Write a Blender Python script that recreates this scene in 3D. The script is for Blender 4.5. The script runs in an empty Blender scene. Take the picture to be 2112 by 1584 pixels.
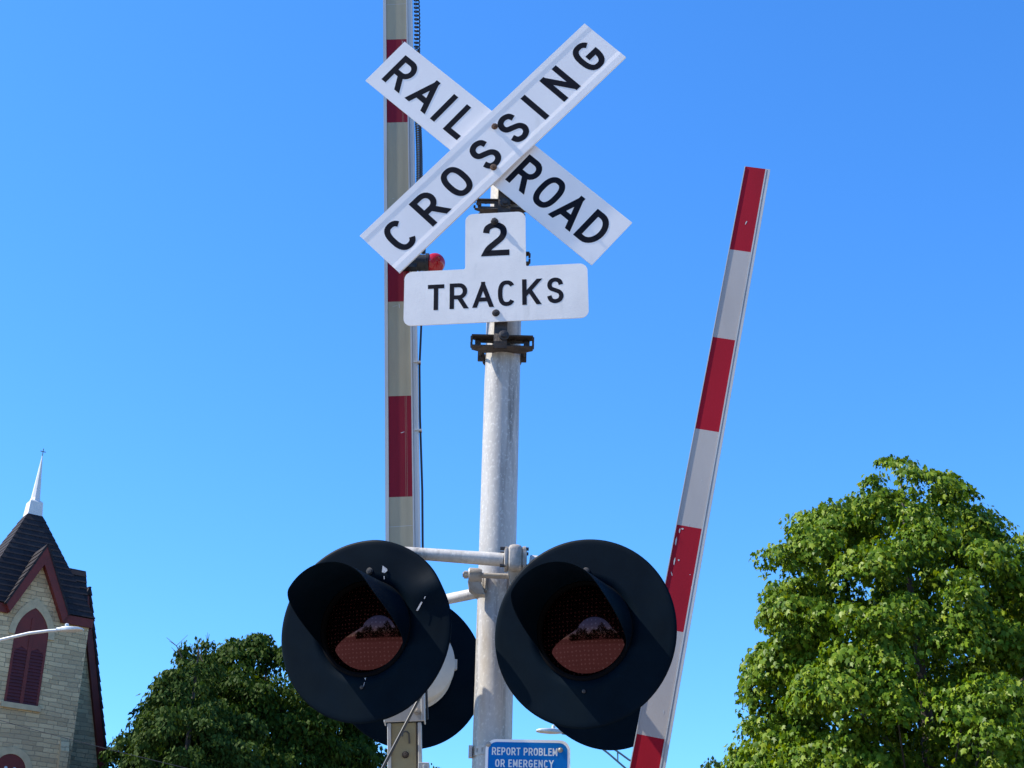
import bpy, bmesh, math, random
import numpy as np
from mathutils import Vector as V, Matrix

R = math.radians
PI = math.pi
random.seed(7)
rng = np.random.default_rng(11)
scene = bpy.context.scene
C = scene.collection

# ------------------------------------------------------------------ camera, sky, sun, exposure
cam_d = bpy.data.cameras.new('camera')
cam_d.sensor_width = 36
cam_d.lens = 3172 / 2112 * 36
cam_d.clip_start = 0.05
cam_d.clip_end = 4000
cam = bpy.data.objects.new('camera', cam_d)
C.objects.link(cam)
cam.matrix_world = Matrix.Translation((0, 0, 1.6)) @ Matrix.Rotation(R(90 + 24.4), 4, 'X') @ Matrix.Rotation(R(1.4), 4, 'Z')
scene.camera = cam

SUN_EL, SUN_AZ = 50.0, 3.5            # elevation; degrees that the sun stands on the viewer's side of due left
to_sun = V((-math.cos(R(SUN_EL)) * math.cos(R(SUN_AZ)), -math.cos(R(SUN_EL)) * math.sin(R(SUN_AZ)), math.sin(R(SUN_EL))))
world = bpy.data.worlds.new('World')
scene.world = world
world.use_nodes = True
wn, wl = world.node_tree.nodes, world.node_tree.links
sky = wn.new('ShaderNodeTexSky')
sky.sky_type = 'NISHITA'
sky.sun_disc = False
sky.sun_elevation = R(SUN_EL)
sky.sun_rotation = math.atan2(to_sun.x, to_sun.y)
sky.altitude = 0
sky.air_density = 1.0
sky.dust_density = 0.3
sky.ozone_density = 2.0
hs = wn.new('ShaderNodeHueSaturation')
hs.inputs['Hue'].default_value = 0.5
hs.inputs['Saturation'].default_value = 1.25
hs.inputs['Value'].default_value = 1.0
wl.new(sky.outputs[0], hs.inputs['Color'])
bg = wn['Background']
bg.inputs['Strength'].default_value = 0.125
tint = wn.new('ShaderNodeMix')          # the air's own colour: deep summer blue
tint.data_type = 'RGBA'
tint.blend_type = 'MULTIPLY'
tint.inputs['Factor'].default_value = 1.0
tint.inputs['B'].default_value = (0.62, 0.95, 1.25, 1)
wl.new(hs.outputs[0], tint.inputs['A'])
wl.new(tint.outputs['Result'], bg.inputs['Color'])

sun_d = bpy.data.lights.new('sun', 'SUN')
sun_d.energy = 5.0
sun_d.angle = R(0.5)
sun_d.color = (1.0, 0.93, 0.80)
sun = bpy.data.objects.new('sun', sun_d)
C.objects.link(sun)
sun.rotation_euler = (-to_sun).to_track_quat('-Z', 'Y').to_euler()
sun.location = (-20, 0, 30)

scene.view_settings.view_transform = 'Standard'
scene.view_settings.look = 'None'
scene.view_settings.gamma = 1
scene.view_settings.exposure = 1.0
scene.cycles.max_bounces = 8
scene.cycles.sample_clamp_indirect = 10

# ------------------------------------------------------------------ helpers
def empty(name, label, cat, loc=(0, 0, 0), group=None):
    o = bpy.data.objects.new(name, None)
    C.objects.link(o)
    o.location = loc
    o.empty_display_size = 0.1
    o['label'] = label
    o['category'] = cat
    if group:
        o['group'] = group
    return o

def origin_of(p):
    t = V((0, 0, 0))
    while p is not None:
        t = t + p.location
        p = p.parent
    return t

class MB:
    """collects faces given in world coordinates"""
    def __init__(s):
        s.v, s.f, s.m, s.uv = [], [], [], []
    def add(s, verts, faces, mat=0, uvs=None):
        b = len(s.v)
        s.v += [V(p) for p in verts]
        for i, f in enumerate(faces):
            s.f.append([b + k for k in f])
            s.m.append(mat)
            s.uv.append(uvs[i] if uvs else None)
    def box(s, fr, a, b, mat=0):
        """axis box between corners a, b in frame fr"""
        (x0, y0, z0), (x1, y1, z1) = a, b
        P = [fr(x, y, z) for z in (z0, z1) for x, y in ((x0, y0), (x1, y0), (x1, y1), (x0, y1))]
        s.add(P, [(3, 2, 1, 0), (4, 5, 6, 7), (0, 1, 5, 4), (1, 2, 6, 5), (2, 3, 7, 6), (3, 0, 4, 7)], mat)
    def prism(s, fr, poly, z0, z1, mat=0):
        n = len(poly)
        P = [fr(x, y, z0) for x, y in poly] + [fr(x, y, z1) for x, y in poly]
        s.add(P, [tuple(range(n - 1, -1, -1)), tuple(range(n, 2 * n))] + [(i, (i + 1) % n, n + (i + 1) % n, n + i) for i in range(n)], mat)
    def sheet(s, fr, poly, z, mat=0):
        s.add([fr(x, y, z) for x, y in poly], [tuple(range(len(poly)))], mat)
    def tube(s, pts, r, seg=12, mat=0, cap=True):
        pts = [V(p) for p in pts]
        n = len(pts)
        rs = r if isinstance(r, (list, tuple)) else [r] * n
        t0 = (pts[1] - pts[0]).normalized()
        a = V((0, 0, 1)) if abs(t0.z) < 0.9 else V((1, 0, 0))
        nx = (a - t0 * a.dot(t0)).normalized()
        rings = []
        for i in range(n):
            t = (pts[min(i + 1, n - 1)] - pts[max(i - 1, 0)]).normalized()
            nx = (nx - t * nx.dot(t)).normalized()
            ny = t.cross(nx)
            rings.append([pts[i] + (nx * math.cos(2 * PI * k / seg) + ny * math.sin(2 * PI * k / seg)) * rs[i] for k in range(seg)])
        vs = [p for g in rings for p in g]
        fs = [(i * seg + k, i * seg + (k + 1) % seg, (i + 1) * seg + (k + 1) % seg, (i + 1) * seg + k) for i in range(n - 1) for k in range(seg)]
        if cap:
            fs += [tuple(range(seg - 1, -1, -1)), tuple((n - 1) * seg + k for k in range(seg))]
        s.add(vs, fs, mat)
    def lathe(s, fr, prof, seg=48, mat=0):
        """prof: list of (radius, z along frame normal)"""
        n = len(prof)
        vs = [fr(r * math.cos(2 * PI * k / seg), r * math.sin(2 * PI * k / seg), z) for r, z in prof for k in range(seg)]
        fs = [(i * seg + k, i * seg + (k + 1) % seg, (i + 1) * seg + (k + 1) % seg, (i + 1) * seg + k) for i in range(n - 1) for k in range(seg)]
        s.add(vs, fs, mat)
    def build(s, name, mats, parent=None, smooth=False, label=None, loc=None):
        if loc is None:
            loc = (0, 0, 0)
        base = origin_of(parent) + V(loc)
        me = bpy.data.meshes.new(name)
        me.from_pydata([p - base for p in s.v], [], s.f)
        mats = mats if isinstance(mats, (list, tuple)) else [mats]
        for m in mats:
            me.materials.append(m)
        me.polygons.foreach_set('material_index', s.m)
        if any(s.uv):
            uvl = me.uv_layers.new(name='UVMap')
            for p, uv in zip(me.polygons, s.uv):
                if uv:
                    for li, c in zip(p.loop_indices, uv):
                        uvl.data[li].uv = c
        me.validate()
        bm = bmesh.new()
        bm.from_mesh(me)
        bmesh.ops.recalc_face_normals(bm, faces=bm.faces) if name not in SHEETS else None
        bm.to_mesh(me)
        bm.free()
        if smooth:
            me.polygons.foreach_set('use_smooth', [True] * len(me.polygons))
            me.set_sharp_from_angle(angle=R(38))
        me.update()
        o = bpy.data.objects.new(name, me)
        C.objects.link(o)
        o.location = loc
        o.parent = parent
        if label:
            o['label'] = label
        return o

SHEETS = set()

def bevel(o, w, seg=2):
    m = o.modifiers.new('bevel', 'BEVEL')
    m.width = w
    m.segments = seg
    m.limit_method = 'ANGLE'
    m.angle_limit = R(40)
    return o

def frame(o, yaw=0.0, tilt=0.0, roll=0.0):
    """signboard frame: x right, y up, z out towards the viewer's side; yaw turns it to the left, tilt leans it to face down"""
    n0 = V((-math.sin(yaw), -math.cos(yaw), 0))
    u = V((math.cos(yaw), -math.sin(yaw), 0))
    z = V((0, 0, 1))
    v = z * math.cos(tilt) + n0 * math.sin(tilt)
    n = n0 * math.cos(tilt) - z * math.sin(tilt)
    e = u * math.cos(roll) + v * math.sin(roll)
    w = -u * math.sin(roll) + v * math.cos(roll)
    o = V(o)
    def fr(x, y, zz):
        return o + e * x + w * y + n * zz
    fr.o, fr.e, fr.w, fr.n = o, e, w, n
    return fr

def sub(fr, x, y, z, rot=0.0):
    """frame shifted inside fr"""
    o = fr(x, y, z)
    e = fr.e * math.cos(rot) + fr.w * math.sin(rot)
    w = -fr.e * math.sin(rot) + fr.w * math.cos(rot)
    n = fr.n
    def g(a, b, c):
        return o + e * a + w * b + n * c
    g.o, g.e, g.w, g.n = o, e, w, n
    return g

def axes(o, e, w, n):
    o, e, w, n = V(o), V(e).normalized(), V(w).normalized(), V(n).normalized()
    def g(a, b, c):
        return o + e * a + w * b + n * c
    g.o, g.e, g.w, g.n = o, e, w, n
    return g

def ngon(r, n=6, rot=0.0):
    return [(r * math.cos(2 * PI * k / n + rot), r * math.sin(2 * PI * k / n + rot)) for k in range(n)]

def roundrect(x0, y0, x1, y1, r, n=7):
    out = []
    for cx, cy, a0 in ((x1 - r, y1 - r, 0), (x0 + r, y1 - r, 90), (x0 + r, y0 + r, 180), (x1 - r, y0 + r, 270)):
        for k in range(n + 1):
            a = R(a0 + 90 * k / n)
            out.append((cx + r * math.cos(a), cy + r * math.sin(a)))
    return out

# ------------------------------------------------------------------ materials
def mat(name, base, rough=0.5, metal=0.0, noise=None, bump=None, spec=0.5, scratch=None):
    """noise = (scale, second colour, low, high, stretch xyz); bump = (scale, strength)"""
    m = bpy.data.materials.new(name)
    m.use_nodes = True
    nt = m.node_tree
    b = nt.nodes['Principled BSDF']
    b.inputs['Base Color'].default_value = (*base, 1)
    b.inputs['Roughness'].default_value = rough
    b.inputs['Metallic'].default_value = metal
    b.inputs['Specular IOR Level'].default_value = spec
    tc = nt.nodes.new('ShaderNodeTexCoord')
    last = None
    def layer(scale, col, lo, hi, st, prev, detail=6):
        mp = nt.nodes.new('ShaderNodeMapping')
        mp.inputs['Scale'].default_value = st
        nt.links.new(tc.outputs['Object'], mp.inputs[0])
        nz = nt.nodes.new('ShaderNodeTexNoise')
        nz.inputs['Scale'].default_value = scale
        nz.inputs['Detail'].default_value = detail
        nz.inputs['Roughness'].default_value = 0.62
        nt.links.new(mp.outputs[0], nz.inputs['Vector'])
        rp = nt.nodes.new('ShaderNodeMapRange')
        rp.inputs['From Min'].default_value = lo
        rp.inputs['From Max'].default_value = hi
        nt.links.new(nz.outputs['Fac'], rp.inputs['Value'])
        mx = nt.nodes.new('ShaderNodeMix')
        mx.data_type = 'RGBA'
        nt.links.new(rp.outputs[0], mx.inputs['Factor'])
        if prev is None:
            mx.inputs['A'].default_value = (*base, 1)
        else:
            nt.links.new(prev, mx.inputs['A'])
        mx.inputs['B'].default_value = (*col, 1)
        return mx.outputs['Result'], nz
    for ns in ([noise] if isinstance(noise, tuple) else (noise or [])):
        last, nz = layer(*ns, last)
    if last is not None:
        nt.links.new(last, b.inputs['Base Color'])
    if bump:
        nz = nt.nodes.new('ShaderNodeTexNoise')
        nz.inputs['Scale'].default_value = bump[0]
        nz.inputs['Detail'].default_value = 5
        nt.links.new(tc.outputs['Object'], nz.inputs['Vector'])
        bp = nt.nodes.new('ShaderNodeBump')
        bp.inputs['Strength'].default_value = bump[1]
        bp.inputs['Distance'].default_value = 0.01
        nt.links.new(nz.outputs['Fac'], bp.inputs['Height'])
        nt.links.new(bp.outputs[0], b.inputs['Normal'])
    return m

ONE = (1, 1, 1)
M = {}
M['sign_white'] = mat('sign_white', (0.80, 0.755, 0.735), 0.42, noise=[(3.0, (0.73, 0.69, 0.675), 0.42, 0.75, ONE), (60.0, (0.72, 0.68, 0.67), 0.60, 0.85, (1, 1, 0.4)), (9.0, (0.62, 0.585, 0.55), 0.64, 0.85, (1, 1, 0.35))])
M['sign_worn'] = mat('sign_worn', (0.73, 0.69, 0.655), 0.5, noise=[(5.0, (0.62, 0.59, 0.565), 0.4, 0.75, ONE), (45.0, (0.60, 0.575, 0.55), 0.56, 0.85, (1, 1, 0.3)), (14.0, (0.49, 0.465, 0.43), 0.62, 0.85, (1, 1, 0.25))], bump=(160, 0.06))
M['letter_black'] = mat('letter_black', (0.005, 0.005, 0.010), 0.6, noise=(25.0, (0.009, 0.009, 0.014), 0.4, 0.7, ONE), spec=0.10)
M['alu_edge'] = mat('alu_edge', (0.42, 0.415, 0.41), 0.4, 0.25, noise=(12.0, (0.31, 0.31, 0.31), 0.4, 0.75, (1, 1, 0.2)))
M['galv'] = mat('galv', (0.43, 0.405, 0.375), 0.38, 0.0, noise=[(6.0, (0.35, 0.33, 0.305), 0.44, 0.56, (1, 1, 0.25)), (24.0, (0.17, 0.155, 0.135), 0.52, 0.70, (1, 1, 0.06)), (120.0, (0.54, 0.52, 0.485), 0.54, 0.70, (1, 1, 0.6)), (3.0, (0.29, 0.22, 0.15), 0.58, 0.76, (1, 1, 0.4)), (55.0, (0.12, 0.11, 0.10), 0.66, 0.78, (1, 1, 0.05))], bump=(70, 0.08), spec=0.5)
M['cast_alu'] = mat('cast_alu', (0.33, 0.30, 0.265), 0.5, 0.25, noise=(22.0, (0.20, 0.175, 0.145), 0.45, 0.70, ONE), bump=(90, 0.15))
M['rusty'] = mat('rusty', (0.060, 0.046, 0.038), 0.75, 0.2, noise=[(28.0, (0.025, 0.020, 0.019), 0.4, 0.65, ONE), (60.0, (0.105, 0.075, 0.055), 0.58, 0.8, ONE)], bump=(120, 0.3))
M['rust_bolt'] = mat('rust_bolt', (0.16, 0.085, 0.05), 0.75, 0.2, noise=(90.0, (0.06, 0.035, 0.03), 0.4, 0.65, ONE), bump=(200, 0.3))
M['dark_bolt'] = mat('dark_bolt', (0.03, 0.028, 0.03), 0.6, 0.4, noise=(90.0, (0.08, 0.06, 0.05), 0.5, 0.75, ONE))
M['disc_black'] = mat('disc_black', (0.0008, 0.0042, 0.0088), 0.55, noise=[(7.0, (0.0014, 0.0062, 0.0125), 0.4, 0.7, ONE), (80.0, (0.006, 0.010, 0.015), 0.70, 0.9, ONE), (3.0, (0.0035, 0.008, 0.012), 0.55, 0.75, (1, 1, 0.4))], bump=(6, 0.05), spec=0.04)
M['disc_matte'] = mat('disc_matte', (0.002, 0.002, 0.003), 0.85, noise=(9.0, (0.004, 0.004, 0.005), 0.45, 0.75, ONE), spec=0.05)
M['chip'] = mat('chip', (0.38, 0.39, 0.42), 0.6, 0.0, noise=(120.0, (0.15, 0.16, 0.19), 0.45, 0.65, ONE))
M['housing'] = mat('housing', (0.48, 0.47, 0.43), 0.5, noise=(8.0, (0.40, 0.39, 0.35), 0.45, 0.75, ONE))
M['gate_white_old'] = mat('gate_white_old', (0.335, 0.295, 0.205), 0.55, noise=[(5.0, (0.27, 0.24, 0.17), 0.4, 0.7, (1, 1, 0.3)), (70.0, (0.41, 0.375, 0.29), 0.68, 0.85, ONE)], spec=0.2)
M['gate_red_old'] = mat('gate_red_old', (0.20, 0.007, 0.019), 0.55, noise=[(6.0, (0.155, 0.007, 0.016), 0.4, 0.7, (1, 1, 0.3)), (55.0, (0.28, 0.045, 0.05), 0.72, 0.9, ONE)], spec=0.15)
M['gate_white'] = mat('gate_white', (0.35, 0.325, 0.31), 0.5, noise=[(4.0, (0.30, 0.28, 0.27), 0.4, 0.7, (1, 1, 0.3)), (60.0, (0.42, 0.40, 0.38), 0.7, 0.85, ONE)])
M['gate_red'] = mat('gate_red', (0.29, 0.006, 0.018), 0.55, noise=[(4.0, (0.235, 0.006, 0.015), 0.4, 0.7, (1, 1, 0.3)), (60.0, (0.38, 0.06, 0.07), 0.76, 0.92, ONE)], spec=0.12)
M['gate_trim'] = mat('gate_trim', (0.45, 0.45, 0.44), 0.45, 0.05, noise=(14.0, (0.36, 0.36, 0.36), 0.4, 0.75, (1, 1, 0.15)))
M['beam_tan'] = mat('beam_tan', (0.30, 0.26, 0.15), 0.6, noise=[(6.0, (0.24, 0.20, 0.11), 0.38, 0.68, (1, 1, 0.4)), (22.0, (0.18, 0.14, 0.085), 0.58, 0.82, (1, 1, 0.5))], bump=(60, 0.15))
M['rubber'] = mat('rubber', (0.010, 0.011, 0.014), 0.45)
M['steel_rod'] = mat('steel_rod', (0.012, 0.012, 0.013), 0.32, 0.0, noise=(40.0, (0.02, 0.02, 0.02), 0.45, 0.7, ONE), spec=0.9)
M['blue_sign'] = mat('blue_sign', (0.001, 0.125, 0.40), 0.45, noise=(14.0, (0.002, 0.135, 0.42), 0.4, 0.7, ONE), spec=0.12)
M['letter_white'] = mat('letter_white', (0.62, 0.62, 0.62), 0.45)

def lens_mat():
    m = bpy.data.materials.new('red_lens')
    m.use_nodes = True
    nt = m.node_tree
    b = nt.nodes['Principled BSDF']
    b.inputs['Roughness'].default_value = 0.05
    b.inputs['Metallic'].default_value = 0.85
    b.inputs['Specular IOR Level'].default_value = 0.5
    uv = nt.nodes.new('ShaderNodeUVMap')
    vor = nt.nodes.new('ShaderNodeTexVoronoi')
    vor.inputs['Scale'].default_value = 22
    vor.inputs['Randomness'].default_value = 0.2
    nt.links.new(uv.outputs[0], vor.inputs['Vector'])
    mr = nt.nodes.new('ShaderNodeMapRange')
    mr.inputs['From Min'].default_value = 0.16
    mr.inputs['From Max'].default_value = 0.26
    mr.inputs['To Min'].default_value = 1
    mr.inputs['To Max'].default_value = 0
    nt.links.new(vor.outputs['Distance'], mr.inputs['Value'])
    mx = nt.nodes.new('ShaderNodeMix')
    mx.data_type = 'RGBA'
    mx.inputs['A'].default_value = (0.060, 0.019, 0.020, 1)
    mx.inputs['B'].default_value = (0.092, 0.028, 0.028, 1)
    nt.links.new(mr.outputs[0], mx.inputs['Factor'])
    nt.links.new(mx.outputs['Result'], b.inputs['Base Color'])
    mt = nt.nodes.new('ShaderNodeMapRange')
    mt.inputs['To Min'].default_value = 0.97
    mt.inputs['To Max'].default_value = 0.6
    nt.links.new(mr.outputs[0], mt.inputs['Value'])
    nt.links.new(mt.outputs[0], b.inputs['Metallic'])
    return m
M['lens'] = lens_mat()

def glass_red():
    m = bpy.data.materials.new('red_globe')
    m.use_nodes = True
    b = m.node_tree.nodes['Principled BSDF']
    b.inputs['Base Color'].default_value = (0.42, 0.002, 0.008, 1)
    b.inputs['Roughness'].default_value = 0.08
    b.inputs['Transmission Weight'].default_value = 0.15
    b.inputs['Coat Weight'].default_value = 0.2
    b.inputs['Coat Roughness'].default_value = 0.04
    b.inputs['IOR'].default_value = 1.5
    return m
M['red_globe'] = glass_red()

def stone_mat():
    m = bpy.data.materials.new('limestone_ashlar')
    m.use_nodes = True
    nt = m.node_tree
    b = nt.nodes['Principled BSDF']
    b.inputs['Roughness'].default_value = 0.9
    uv = nt.nodes.new('ShaderNodeUVMap')
    nz0 = nt.nodes.new('ShaderNodeTexNoise')
    nz0.inputs['Scale'].default_value = 1.4
    nt.links.new(uv.outputs[0], nz0.inputs['Vector'])
    add = nt.nodes.new('ShaderNodeMix')
    add.data_type = 'VECTOR'
    add.inputs['Factor'].default_value = 0.09
    nt.links.new(uv.outputs[0], add.inputs['A'])
    nt.links.new(nz0.outputs['Color'], add.inputs['B'])
    br = nt.nodes.new('ShaderNodeTexBrick')
    br.offset = 0.43
    br.offset_frequency = 2
    br.squash = 0.7
    br.squash_frequency = 3
    br.inputs['Scale'].default_value = 1.0
    br.inputs['Mortar Size'].default_value = 0.008
    br.inputs['Mortar Smooth'].default_value = 0.35
    br.inputs['Bias'].default_value = -0.1
    br.inputs['Brick Width'].default_value = 0.40
    br.inputs['Row Height'].default_value = 0.125
    br.inputs['Color1'].default_value = (0.60, 0.445, 0.26, 1)
    br.inputs['Color2'].default_value = (0.36, 0.26, 0.15, 1)
    br.inputs['Mortar'].default_value = (0.25, 0.195, 0.125, 1)
    nt.links.new(add.outputs['Result'], br.inputs['Vector'])
    nz = nt.nodes.new('ShaderNodeTexNoise')
    nz.inputs['Scale'].default_value = 0.9
    nz.inputs['Detail'].default_value = 8
    nt.links.new(uv.outputs[0], nz.inputs['Vector'])
    mr = nt.nodes.new('ShaderNodeMapRange')
    mr.inputs['From Min'].default_value = 0.45
    mr.inputs['From Max'].default_value = 0.7
    mr.inputs['To Max'].default_value = 0.6
    nt.links.new(nz.outputs['Fac'], mr.inputs['Value'])
    mx = nt.nodes.new('ShaderNodeMix')
    mx.data_type = 'RGBA'
    mx.blend_type = 'MIX'
    nt.links.new(mr.outputs[0], mx.inputs['Factor'])
    nt.links.new(br.outputs['Color'], mx.inputs['A'])
    mx.inputs['B'].default_value = (0.33, 0.26, 0.17, 1)
    nt.links.new(mx.outputs['Result'], b.inputs['Base Color'])
    n2 = nt.nodes.new('ShaderNodeTexNoise')
    n2.inputs['Scale'].default_value = 14
    n2.inputs['Detail'].default_value = 6
    nt.links.new(uv.outputs[0], n2.inputs['Vector'])
    ad = nt.nodes.new('ShaderNodeMath')
    ad.operation = 'MULTIPLY_ADD'
    nt.links.new(br.outputs['Fac'], ad.inputs[0])
    ad.inputs[1].default_value = -1.0
    nt.links.new(n2.outputs['Fac'], ad.inputs[2])
    bp = nt.nodes.new('ShaderNodeBump')
    bp.inputs['Strength'].default_value = 0.7
    bp.inputs['Distance'].default_value = 0.03
    nt.links.new(ad.outputs[0], bp.inputs['Height'])
    nt.links.new(bp.outputs[0], b.inputs['Normal'])
    return m
M['stone'] = stone_mat()
M['dressed_stone'] = mat('dressed_stone', (0.46, 0.365, 0.23), 0.85, noise=(5.0, (0.36, 0.29, 0.185), 0.4, 0.7, ONE), bump=(12, 0.2))
M['shingle'] = mat('shingle', (0.028, 0.025, 0.029), 0.9, noise=[(3.0, (0.020, 0.018, 0.022), 0.4, 0.65, ONE), (9.0, (0.045, 0.036, 0.036), 0.52, 0.8, ONE)], bump=(30, 0.3), spec=0.12)
M['brown_paint'] = mat('brown_paint', (0.135, 0.020, 0.017), 0.55, noise=(3.0, (0.10, 0.017, 0.015), 0.4, 0.7, ONE), spec=0.3)
M['louvre_paint'] = mat('louvre_paint', (0.085, 0.014, 0.017), 0.55, noise=(4.0, (0.06, 0.011, 0.014), 0.4, 0.7, ONE), spec=0.3)
M['steeple_white'] = mat('steeple_white', (0.62, 0.61, 0.60), 0.45, noise=(3.0, (0.54, 0.54, 0.54), 0.4, 0.7, ONE))
M['lamp_grey'] = mat('lamp_grey', (0.55, 0.56, 0.57), 0.45, 0.3, noise=(6.0, (0.45, 0.46, 0.47), 0.4, 0.7, ONE))
M['lamp_dark'] = mat('lamp_dark', (0.10, 0.16, 0.19), 0.5, 0.2, noise=(6.0, (0.08, 0.12, 0.15), 0.4, 0.7, ONE))
M['wire'] = mat('wire', (0.02, 0.02, 0.022), 0.6)
M['bark'] = mat('bark', (0.075, 0.06, 0.048), 0.9, noise=(9.0, (0.04, 0.033, 0.028), 0.4, 0.65, (1, 1, 0.25)), bump=(20, 0.5))
M['asphalt'] = mat('asphalt', (0.085, 0.083, 0.08), 0.9, noise=[(0.6, (0.06, 0.06, 0.06), 0.4, 0.7, ONE), (50.0, (0.12, 0.12, 0.115), 0.55, 0.8, ONE)], bump=(90, 0.3))
M['concrete'] = mat('concrete', (0.27, 0.235, 0.195), 0.9, noise=[(0.5, (0.23, 0.20, 0.165), 0.4, 0.7, ONE), (8.0, (0.19, 0.165, 0.14), 0.58, 0.8, ONE)], bump=(60, 0.2))
M['grass'] = mat('grass', (0.06, 0.085, 0.025), 0.95, noise=[(0.4, (0.085, 0.09, 0.035), 0.4, 0.7, ONE), (20.0, (0.035, 0.055, 0.015), 0.5, 0.75, ONE)], bump=(30, 0.6))
M['gravel'] = mat('gravel', (0.22, 0.18, 0.135), 0.95, noise=[(0.4, (0.185, 0.15, 0.11), 0.4, 0.7, ONE), (30.0, (0.13, 0.108, 0.08), 0.5, 0.75, ONE)], bump=(60, 0.6))
M['road_paint'] = mat('road_paint', (0.70, 0.70, 0.68), 0.7, noise=(9.0, (0.5, 0.5, 0.48), 0.5, 0.75, ONE))

def leaf_mat(name, c1, c2, c3, trans=0.35, rough=0.5, spec=0.3):
    m = bpy.data.materials.new(name)
    m.use_nodes = True
    nt = m.node_tree
    b = nt.nodes['Principled BSDF']
    out = nt.nodes['Material Output']
    geo = nt.nodes.new('ShaderNodeNewGeometry')
    cr = nt.nodes.new('ShaderNodeValToRGB')
    cr.color_ramp.elements[0].color = (*c1, 1)
    cr.color_ramp.elements[1].color = (*c3, 1)
    e = cr.color_ramp.elements.new(0.55)
    e.color = (*c2, 1)
    nt.links.new(geo.outputs['Random Per Island'], cr.inputs[0])
    nt.links.new(cr.outputs[0], b.inputs['Base Color'])
    b.inputs['Roughness'].default_value = rough
    b.inputs['Specular IOR Level'].default_value = spec
    tr = nt.nodes.new('ShaderNodeBsdfTranslucent')
    g = nt.nodes.new('ShaderNodeHueSaturation')
    g.inputs['Hue'].default_value = 0.485
    g.inputs['Saturation'].default_value = 1.15
    g.inputs['Value'].default_value = 1.25
    nt.links.new(cr.outputs[0], g.inputs['Color'])
    nt.links.new(g.outputs[0], tr.inputs['Color'])
    mx = nt.nodes.new('ShaderNodeMixShader')
    mx.inputs[0].default_value = trans
    nt.links.new(b.outputs[0], mx.inputs[1])
    nt.links.new(tr.outputs[0], mx.inputs[2])
    nt.links.new(mx.outputs[0], out.inputs['Surface'])
    return m
M['maple'] = leaf_mat('maple_leaf', (0.040, 0.088, 0.006), (0.095, 0.162, 0.010), (0.185, 0.240, 0.022), 0.28, 0.42, 0.10)
M['dark_leaf'] = leaf_mat('dark_leaf', (0.016, 0.036, 0.006), (0.028, 0.056, 0.007), (0.052, 0.080, 0.010), 0.22, 0.6, 0.05)
M['pale_leaf'] = leaf_mat('pale_leaf', (0.022, 0.046, 0.009), (0.036, 0.066, 0.012), (0.060, 0.090, 0.018), 0.25, 0.6, 0.05)

# ------------------------------------------------------------------ setting
def flat(name, pts, z, m, kind='structure'):
    b = MB()
    b.add([(x, y, z) for x, y in pts], [tuple(range(len(pts)))])
    o = b.build(name, m)
    o['kind'] = kind
    return o
flat('ground', [(-900, -900), (900, -900), (900, 900), (-900, 900)], 0.0, M['gravel'])
flat('pavement', [(-40, -14), (40, -14), (40, 9), (-40, 9)], 0.006, M['concrete'])
flat('road', [(-60, 9.2), (60, 9.2), (60, 18), (-60, 18)], 0.006, M['asphalt'])

# ------------------------------------------------------------------ lettering (stroke alphabet drawn as flat strips)
def cat(pts, n=5, closed=False):
    P = [V((x, y)) for x, y in pts]
    out = []
    N = len(P)
    for i in range(N if closed else N - 1):
        if closed:
            a, b, c, d = P[(i - 1) % N], P[i], P[(i + 1) % N], P[(i + 2) % N]
        else:
            a, b, c, d = P[max(i - 1, 0)], P[i], P[i + 1], P[min(i + 2, N - 1)]
        for k in range(n):
            t = k / n
            q = 0.5 * ((2 * b) + (c - a) * t + (2 * a - 5 * b + 4 * c - d) * t * t + (3 * b - a - 3 * c + d) * t ** 3)
            out.append((q.x, q.y))
    if not closed:
        out.append((P[-1].x, P[-1].y))
    return out

def sup(a0, a1, n=26, ex=2.5):
    out = []
    for k in range(n + 1):
        a = R(a0 + (a1 - a0) * k / n)
        c, s = math.cos(a), math.sin(a)
        out.append((0.5 + 0.5 * math.copysign(abs(c) ** (2 / ex), c), 0.5 + 0.5 * math.copysign(abs(s) ** (2 / ex), s)))
    return out

def bowl(y0, y1, x1=1.0, xs=0.55, n=10):
    r = (y1 - y0) / 2
    return [(0, y1), (xs, y1)] + [(xs + (x1 - xs) * math.sin(PI * k / n), y0 + r + r * math.cos(PI * k / n)) for k in range(1, n)] + [(xs, y0), (0, y0)]

S_PTS = [(0.93, 0.76), (0.82, 0.93), (0.5, 1.0), (0.19, 0.93), (0.07, 0.76), (0.17, 0.60), (0.5, 0.51), (0.83, 0.41), (0.95, 0.24), (0.82, 0.07), (0.5, 0.0), (0.17, 0.07), (0.04, 0.26)]
X = 0.30   # how far diagonals run past the cap height before they are cut
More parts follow.
